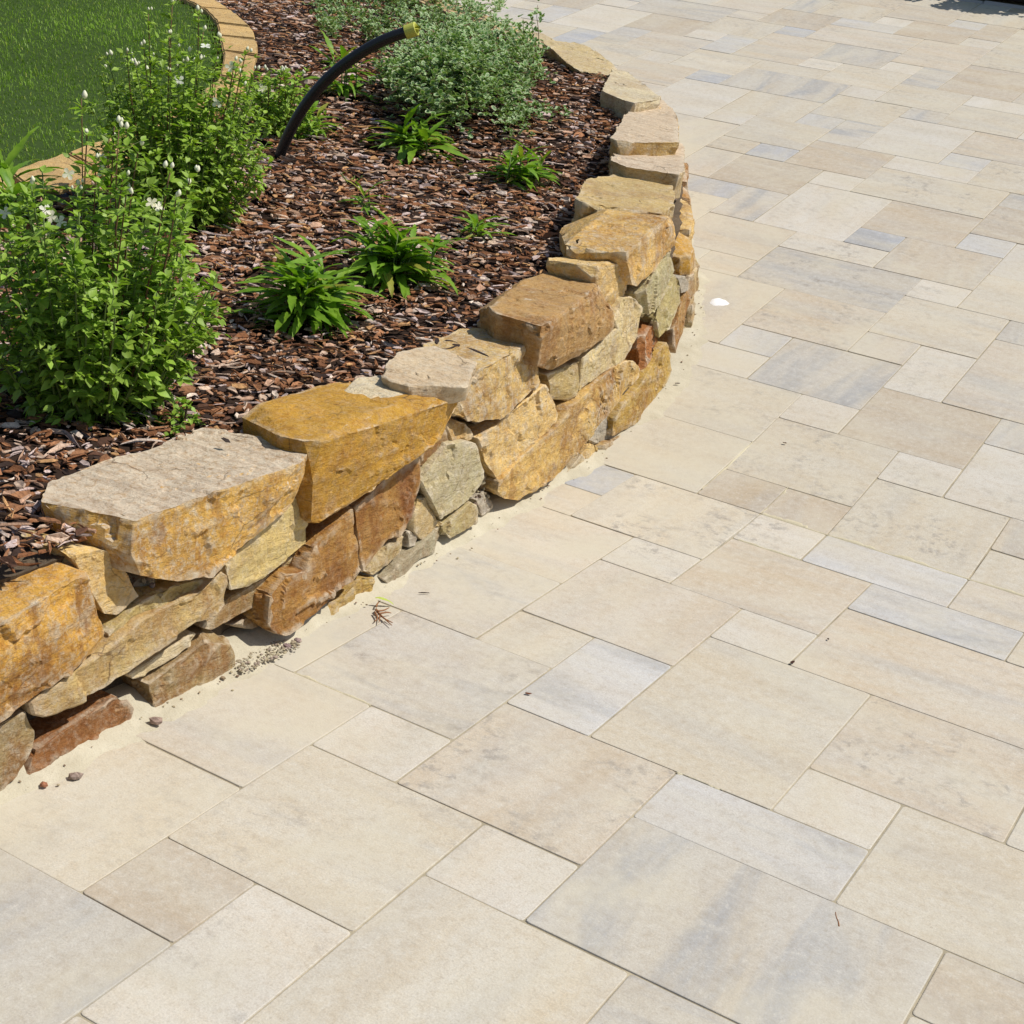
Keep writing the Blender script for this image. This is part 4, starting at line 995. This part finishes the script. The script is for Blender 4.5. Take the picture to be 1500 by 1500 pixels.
for p in ((301, 68), (338, 98), (318, 150), (262, 118)): flower_at(rB, iB, p, Vector(bB) + Vector((.1, 0, .4)), .018)
flower_at(rC, iC, (384, 130), Vector(bC) + Vector((0, 0, .15)), .02)
sp = on_bed((262, 625)); rD, iD = shrub(sp, .13, .08, 10, .024, 'seedling', 'small green sprig growing by itself next to the large flat stone', 'seedling', 14, indiv=60, gap=.02)

def lance(seed):                                       # lanceolate, toothed, arching leaf, length 1
    r_ = random.Random(seed); V = []; F = []; n = 13; arch = r_.uniform(.45, 1.0); ph = r_.uniform(0, 6); tw = r_.uniform(-.3, .3)
    for i in range(n + 1):
        t = i / n; w_ = .086 * math.sin(math.pi * min(1, (t * .93 + .05)) ** .95) ** .85 * (1.06 if i % 2 else .84)
        if i == 0: w_ = .012
        if i == n: w_ = 0
        an = arch * t; x = math.sin(an) / arch if arch > .01 else t; z = -(1 - math.cos(an)) / arch; rp = .016 * math.sin(9 * t + ph); rq = .016 * math.cos(11 * t + ph * 2)
        f = w_ * .35; c, s_ = math.cos(tw * t), math.sin(tw * t)
        V += [(x, 0, z), (x, w_ * c, z + f + w_ * s_ + rp), (x, -w_ * c, z + f - w_ * s_ + rq)]
    for i in range(n):
        a, b = 3 * i, 3 * i + 3; F += [(a, b, b + 1, a + 1), (a, a + 2, b + 2, b)]
    me = mesh('leaf', V, F, True); me.materials.append(M_HERB); return me
LANCE = [lance(i) for i in range(7)]
def perennial(px, wpx, hpx, nl, label, seed, group='lance leaved perennials in the bark'):
    b = Vector(on_bed(px)); _, _, dd = project(b); sc = dd / FPX; r_ = random.Random(seed)
    root = empty('perennial', b); tag(root, label, 'plant', group); bpy.context.view_layer.update(); inv = root.matrix_world.inverted()
    R_, H_ = wpx * sc / 2 * 1.14, hpx * sc * 1.08
    st = Acc(); nc = max(3, nl // 10)
    cs = [b + Vector((r_.gauss(0, R_ * .15), r_.gauss(0, R_ * .15), 0)) for _ in range(nc)]
    tops = []
    for c in cs:
        hh = H_ * r_.uniform(.2, .5); tp = c + Vector((r_.gauss(0, .012), r_.gauss(0, .012), hh)); st.add(*tube_geo([c - Vector((0, 0, .01)), c.lerp(tp, .5), tp], [.0035, .003, .002], 5)); tops.append((c, tp))
    so_ = st.build('stem', M_GSTEM, root); so_['kind'] = 'stuff'
    for i in range(nl):
        c, tp = tops[i % nc]; t = r_.random() ** .8; p = c.lerp(tp, t); az = 2.4 * i + r_.uniform(-.3, .3)
        el = r_.uniform(-.1, .4) + .75 * t ** 1.8; L = R_ * r_.uniform(.5, 1.0) * (1.05 - .25 * t)
        d = Vector((math.cos(az) * math.cos(el), math.sin(az) * math.cos(el), math.sin(el)))
        o = bpy.data.objects.new('leaf', LANCE[r_.randrange(7)]); COL.objects.link(o); o.parent = root; o.matrix_parent_inverse = inv
        o.matrix_world = leaf_matrix(p, d, L, r_.uniform(-.35, .35)) @ Matrix.Diagonal((1, r_.uniform(.75, 1.15), 1, 1))
perennial((438, 470), 205, 150, 165, 'dense leafy green perennial nearest the wall, in front of the others', 21)
perennial((572, 408), 190, 140, 155, 'dense leafy perennial behind and right of the nearest one', 22)
perennial((607, 220), 170, 75, 56, 'open leafy perennial just beyond the bare patch of bark under the pipe', 23)
perennial((755, 270), 135, 85, 80, 'leafy perennial beside the silvery shrub spur', 24)
perennial((700, 347), 115, 70, 24, 'small sparse perennial halfway to the brown block', 25)
perennial((528, 308), 95, 50, 16, 'tiny perennial with few leaves behind the dense one', 26)
perennial((502, 138), 125, 95, 52, 'leafy perennial directly behind the black pipe', 27)
perennial((455, 200), 100, 75, 34, 'perennial half hidden at the foot of the black pipe', 28)
perennial((20, 325), 230, 140, 46, 'large leaved perennial at the left edge by the lawn edging', 29)
perennial((514, 270), 30, 44, 3, 'single upright leaf standing in the bark', 30)

# silvery variegated shrub
def round_leaf():
    V = [(.5, 0, 0)]; n = 8
    for i in range(n):
        a = 2 * math.pi * i / n; V.append((.5 + .5 * math.cos(a), .33 * math.sin(a), .10 * abs(math.sin(a))))
    F = [(0, i + 1, (i + 1) % n + 1) for i in range(n)]
    return mesh('leaf', V, F, True)
RL = round_leaf()
def vari_pack(items, name, parent, inv):
    o = pack([RL], items, name, M_VARI, smooth=True); me = o.data; at = me.attributes.new('rim', 'FLOAT', 'POINT')
    v = np.tile(np.array([0.0] + [1.0] * 8), len(items)); at.data.foreach_set('value', v); o.parent = parent; o.matrix_parent_inverse = inv; o['kind'] = 'stuff'
vroot_p = Vector(on_bed((660, 130))); vroot = empty('variegated_shrub', vroot_p); tag(vroot, 'spreading silvery green shrub with cream edged small leaves behind the pipe', 'shrub'); bpy.context.view_layer.update(); vinv = vroot.matrix_world.inverted()
rv = random.Random(77); items = []; vst = Acc()
def spray(p0, p1, n, leaf=.0235, wob=.02):
    pts = [p0]; 
    for i in range(1, 6):
        t = i / 5; q = p0.lerp(p1, t) + Vector((rv.gauss(0, wob), rv.gauss(0, wob), rv.gauss(0, wob * .6) + .05 * math.sin(t * 3) * (p1 - p0).length)); pts.append(q)
    vst.add(*tube_geo(pts, [.003, .0026, .0022, .0018, .0014, .001], 4))
    for k in range(n):
        t = (k / n) * .8 + .2; f = t * 5; i = min(int(f), 4); p = pts[i].lerp(pts[i + 1], f - i); off = Vector((rv.gauss(0, .015), rv.gauss(0, .015), rv.gauss(0, .014)))
        p = p + off; dr = (pts[i + 1] - pts[i]).normalized()
        for _ in range(3):
            d = (dr * .5 + Vector((rv.gauss(0, .8), rv.gauss(0, .8), rv.uniform(-.2, .9)))).normalized(); s_ = leaf * rv.uniform(.7, 1.25); g = rv.uniform(.75, 1.25)
            items.append((0, leaf_matrix(p, d, s_, rv.uniform(-.7, .7)), (g, g, g)))
def up(px, h):                                         # point at height h above the bed over pixel px (pixel is where it is SEEN)
    return Vector(on_bed(px, h))
tips_px = []
for _ in range(200):
    a = rv.uniform(0, 2 * math.pi); q = math.sqrt(rv.random()); x = 668 + 138 * q * math.cos(a); y = 94 + 98 * q * math.sin(a)
    tips_px.append((x, y, .03 + .20 * (1 - q ** 2) * rv.uniform(.5, 1.25) + .05 * rv.random()))
for x, y, h in tips_px:
    st0 = vroot_p + Vector((rv.gauss(0, .12), rv.gauss(0, .14), .02)); spray(st0, up((x, y), h), 38)
for _ in range(60):
    x, y = rv.uniform(455, 640), rv.uniform(-30, 38) ; x2 = x; spray(Vector(on_bed((x + 20, y + 30))), up((x2, y), rv.uniform(.06, .16)), 22)
for x, y in ((755, 45), (768, 30), (778, 18), (786, 8), (745, 60), (760, 40)): spray(vroot_p + Vector((.25, .35, .02)), up((x, y), .28), 22, wob=.006)
for x, y in ((745, 190), (760, 175), (775, 200), (790, 168), (812, 160), (835, 163), (752, 205), (730, 180), (770, 165), (800, 175)): spray(Vector(on_bed((735, 165))), up((x, y), .05), 34, .018, .012)
vst.build('stem', M_STEM, vroot); vari_pack(items, 'foliage', vroot, vinv)

# ------------------------------------------------------------------ black water pipe with yellow cap
hb = Vector(on_bed((412, 232), -.03)); _, _, dd = project(hb)
fw = Vector((RC[2][0], RC[2][1], 0)).normalized(); rt = Vector((RC[0][0], RC[0][1], 0)).normalized()
hp = Vector(on_bed((412, 232))); path = []
pipe_px = [(404, 246), (412, 222), (428, 186), (450, 150), (482, 113), (520, 83), (560, 60), (598, 46)]
for i, p in enumerate(pipe_px):
    t = i / 7; c = Vector(CC); d = Vector(raydir(p)); pt = hp - fw * .10 * t           # arcs up and slightly towards the viewer
    k = (pt - c).dot(fw) / d.dot(fw); path.append(c + d * k)
hose = empty('water_pipe', hp); tag(hose, 'black plastic pipe arching out of the bark with a yellow end cap', 'pipe'); bpy.context.view_layer.update()
def smooth_path(P, m_=6):
    out = []
    for i in range(len(P) - 1):
        p0, p1, p2, p3 = P[max(i - 1, 0)], P[i], P[i + 1], P[min(i + 2, len(P) - 1)]
        for k in range(m_):
            t = k / m_; out.append(.5 * ((2 * p1) + (p2 - p0) * t + (2 * p0 - 5 * p1 + 4 * p2 - p3) * t * t + (3 * p1 - p0 - 3 * p2 + p3) * t ** 3))
    out.append(P[-1]); return out
sp_ = smooth_path(path); A = Acc(); rr = 7.8 * dd / FPX
A.add(*tube_geo(sp_, [rr] * len(sp_), 18)); A.build('pipe', M_HOSE, hose)
e1 = sp_[-1]; dr = (sp_[-1] - sp_[-3]).normalized(); A = Acc()
A.add(*tube_geo([e1 - dr * rr * .4, e1 - dr * rr * .38, e1 + dr * rr * 1.5, e1 + dr * rr * 1.62, e1 + dr * rr * 1.62], [rr * .9, rr * 1.22, rr * 1.22, rr * 1.12, rr * .8], 22)); o = A.build('end_cap', M_CAP, hose, False)

# ------------------------------------------------------------------ far corner: kerb, dark bed and its shrub beyond
ka = on_ground((1330, -10)); kb = on_ground((1520, 15)); kd = Vector(kb) - Vector(ka); kd.z = 0; kd.normalize(); kn = Vector((-kd.y, kd.x, 0))
kerb = empty('kerb', ka); tag(kerb, 'grey kerb along the dark bed at the far top corner', 'kerb'); bpy.context.view_layer.update()
kme = None
for i in range(-2, 9):
    p0 = Vector(ka) + kd * (i * .5); bm = bmesh.new(); bmesh.ops.create_cube(bm, size=1)
    for v in bm.verts: v.co.x *= .498; v.co.y *= .045; v.co.z *= .16
    bmesh.ops.bevel(bm, geom=bm.edges[:], offset=.006, segments=2, affect='EDGES'); me = bpy.data.meshes.new('kerb_stone'); bm.to_mesh(me); bm.free(); me.materials.append(M_KERB)
    o = link('kerb_stone', me, None, kerb); o.matrix_parent_inverse = kerb.matrix_world.inverted(); c = p0 + kd * .25; o.location = (c.x, c.y, gz(c.y) - .065); o.rotation_euler = (0, 0, math.atan2(kd.y, kd.x))
V = []; F = []
for i in range(13):
    for j in range(8):
        q = Vector(ka) + kd * (i * .45 - 1.2) + kn * (.03 + j * .3); V.append((q.x, q.y, gz(q.y) + .03))
for i in range(12):
    for j in range(7): k = i * 8 + j; F.append((k, k + 1, k + 9, k + 8))
o = link('far_bed', mesh('far_bed', V, F), M_SOIL); tag(o, 'dark mulched bed beyond the grey kerb', kind='structure')
items = []
for _ in range(2500):
    q = Vector(ka) + kd * random.uniform(-.8, 3.4) + kn * random.uniform(.08, 1.0); s_ = random.uniform(.012, .024)
    items.append((random.randrange(14), Matrix.Translation((q.x, q.y, gz(q.y) + .035)) @ Matrix.Rotation(random.uniform(0, 6), 4, 'Z') @ Matrix.Rotation(random.gauss(0, .3), 4, 'X') @ Matrix.Scale(s_, 4), random.choice(tcs)))
o = pack(chips, items, 'bark_mulch', M_CHIP); tag(o, 'dark bark chips beyond the kerb in the far corner', 'bark mulch', kind='stuff')
fb = Vector(on_ground((1512, -4))) + kn * .12; fb.z = gz(fb.y)
shrub(fb, 1.25, 1.25, 170, .08, 'flowering_shrub', 'low dark shrub beyond the kerb that shades the far corner', 'shrub', 15, indiv=0, gap=.055, lowfull=0)

# ------------------------------------------------------------------ litter on the slabs
def bit(px, size, label, cat, name, mat, kind=0, seed=0, tint=None, ang=0.0, dz=.004, flat=.6):
    p = on_ground(px, dz); me = (chip_mesh(900 + seed, kind) if name != 'pebble' else pebble_mesh(seed))
    if name == 'pebble':
        me.polygons.foreach_set('use_smooth', [False] * len(me.polygons))
    me.transform(Matrix.Diagonal((size, size, size * (1.0 if name == 'pebble' else 1.6), 1)))
    at = me.color_attributes.new('tint', 'FLOAT_COLOR', 'POINT'); at.data.foreach_set('color', [*(tint or (.16, .06, .03)), 1.0] * len(me.vertices))
    o = link(name, me, mat); o.location = p; o.rotation_euler = (0, 0, ang); tag(o, label, cat); return o
bit((773, 1016), .008, 'small reddish bark chip on the pale blue slab', 'bark chip', 'bark_chip', M_CHIP, 0, 1, (.20, .07, .03), .4)
bit((1161, 970), .009, 'dark curled bark chip on the joint at the corner of the white slab', 'bark chip', 'bark_chip', M_CHIP, 0, 2, (.07, .025, .015), 1.2)
bit((1213, 936), .006, 'tiny dark bark chip below the long pale slab', 'bark chip', 'bark_chip', M_CHIP, 0, 3, (.09, .05, .03), 2.0)
bit((1149, 649), .007, 'tiny brown bark chip alone on the slab right of the wall bend', 'bark chip', 'bark_chip', M_CHIP, 0, 4, (.12, .06, .03), .2)
bit((622, 869), .009, 'thin black bark splinter on the slab near the wall foot', 'bark splinter', 'bark_chip', M_CHIP, 1, 5, (.03, .018, .012), .75)
bit((992, 562), .012, 'dark bark flake lying in the sand at the wall bend', 'bark chip', 'bark_chip', M_CHIP, 0, 6, (.10, .075, .055), .9, .012)
bit((229, 1056), .017, 'pinkish pebble in the sand beside the red brown wall stone', 'pebble', 'pebble', M_PEB, seed=31, tint=(.42, .30, .24), dz=.012)
bit((111, 1137), .014, 'flat grey brown pebble in front of the red brown wall stone', 'pebble', 'pebble', M_PEB, seed=32, tint=(.36, .27, .22), ang=.9, dz=.006)
bit((64, 1149), .009, 'small orange pebble at the left end of the sand', 'pebble', 'pebble', M_PEB, seed=33, tint=(.40, .17, .09), dz=.006)
bit((421, 946), .012, 'mauve pebble by the gravel pocket under the wall', 'pebble', 'pebble', M_PEB, seed=34, tint=(.34, .24, .23), dz=.012)
bit((436, 938), .010, 'mauve pebble right of its larger twin by the gravel pocket', 'pebble', 'pebble', M_PEB, seed=35, tint=(.36, .26, .24), dz=.012)
# twig
tw = empty('twig', on_ground((1228, 1345))); tag(tw, 'short thin dry twig on the grey slab at lower right', 'twig'); bpy.context.view_layer.update()
A = Acc(); P_ = [Vector(on_ground(p, .0008)) for p in ((1224, 1336), (1225, 1343), (1228, 1350), (1229, 1357))]; A.add(*tube_geo(smooth_path(P_, 3), [.0007 + .0007 * i / 9 for i in range(10)], 6)); A.build('stick', M_TWIG, tw)
# dried plant by the wall
dp = empty('dried_plant', on_ground((558, 902))); tag(dp, 'dried brown plant scrap lying on the sand by the wall', 'dried plant'); bpy.context.view_layer.update()
A = Acc()
for a in (((550, 893), (560, 903), (574, 916)), ((552, 896), (563, 906), (575, 912)), ((551, 892), (556, 900), (555, 912)), ((553, 895), (562, 894), (570, 890)), ((549, 896), (553, 905), (549, 910)), ((555, 899), (566, 897), (573, 898)), ((551, 889), (553, 884), (557, 880))):
    P_ = [Vector(on_ground(p, .006 + .006 * random.random())) for p in a]; A.add(*tube_geo(smooth_path(P_, 3), [.0022, .0022, .002, .0018, .0016, .0012, .001], 5))
A.build('dry_stem', M_TWIG, dp)
# fallen yellow-green leaf
lf = bpy.data.objects.new('fallen_leaf', LANCE[2].copy()); lf.data.materials.clear(); lf.data.materials.append(M_YLEAF); COL.objects.link(lf)
lf.matrix_world = leaf_matrix(Vector(on_ground((549, 876), .02)), Vector((.8, .5, .12)), .05, .3); tag(lf, 'yellow green fallen leaf on the sand by the wall', 'leaf')
# white splash of dried mortar
V = []; F = []; c = on_ground((1053, 443)); n = 22
for k, (r_, hh) in enumerate(((1, .0), (.85, .003), (.4, .005))):
    for i in range(n):
        a = 2 * math.pi * i / n; q = r_ * (1 + .10 * math.sin(3 * a + 1) + .06 * math.sin(7 * a)); x, y = c[0] + .034 * q * math.cos(a), c[1] + .034 * q * math.sin(a); V.append((x, y, gz(y) + .0005 + hh))
for k in range(2):
    for i in range(n): F.append((k * n + i, k * n + (i + 1) % n, (k + 1) * n + (i + 1) % n, (k + 1) * n + i))
F.append(tuple(2 * n + i for i in range(n)))
o = link('mortar_splash', mesh('mortar_splash', V, F, True), M_WHITE); tag(o, 'white oval splash of mortar on a slab right of the wall', 'mortar splash')
# a few chips fallen on the wall tops
for i, (p, z_) in enumerate((((331, 645), .43), ((660, 500), .47), ((668, 508), .47), ((655, 512), .47), ((640, 500), .47), ((700, 515), .49))):
    q = on_z(p, z_); me = chip_mesh(700 + i, i % 2); s_ = .02 if i else .012; me.transform(Matrix.Diagonal((s_, s_, s_, 1)))
    at = me.color_attributes.new('tint', 'FLOAT_COLOR', 'POINT'); at.data.foreach_set('color', [*random.choice([(.10, .07, .06), (.22, .14, .10), (.05, .035, .03)]), 1.0] * len(me.vertices))
    o = link('bark_chip', me, M_CHIP); o.location = q; o.rotation_euler = (.1, .2, i * 1.3); tag(o, ['small dark chip on the grey top of the largest wall block', 'long dark chip on the pale stone right of the flat cap stone', 'dark chip splinter at the bed edge of the pale top stone',
        'brown chip lowest on the pale top stone', 'dark chip on the flat cap stone of the wall', 'chip on the pale top stone next to the brown block'][i], 'bark chip', 'bark chips on the wall top')
for me in list(bpy.data.meshes):
    if me.users == 0: bpy.data.meshes.remove(me)
print('stones', len(STONES), 'tris', sum(len(m.polygons) for m in bpy.data.meshes), 'objs', len(bpy.data.objects))
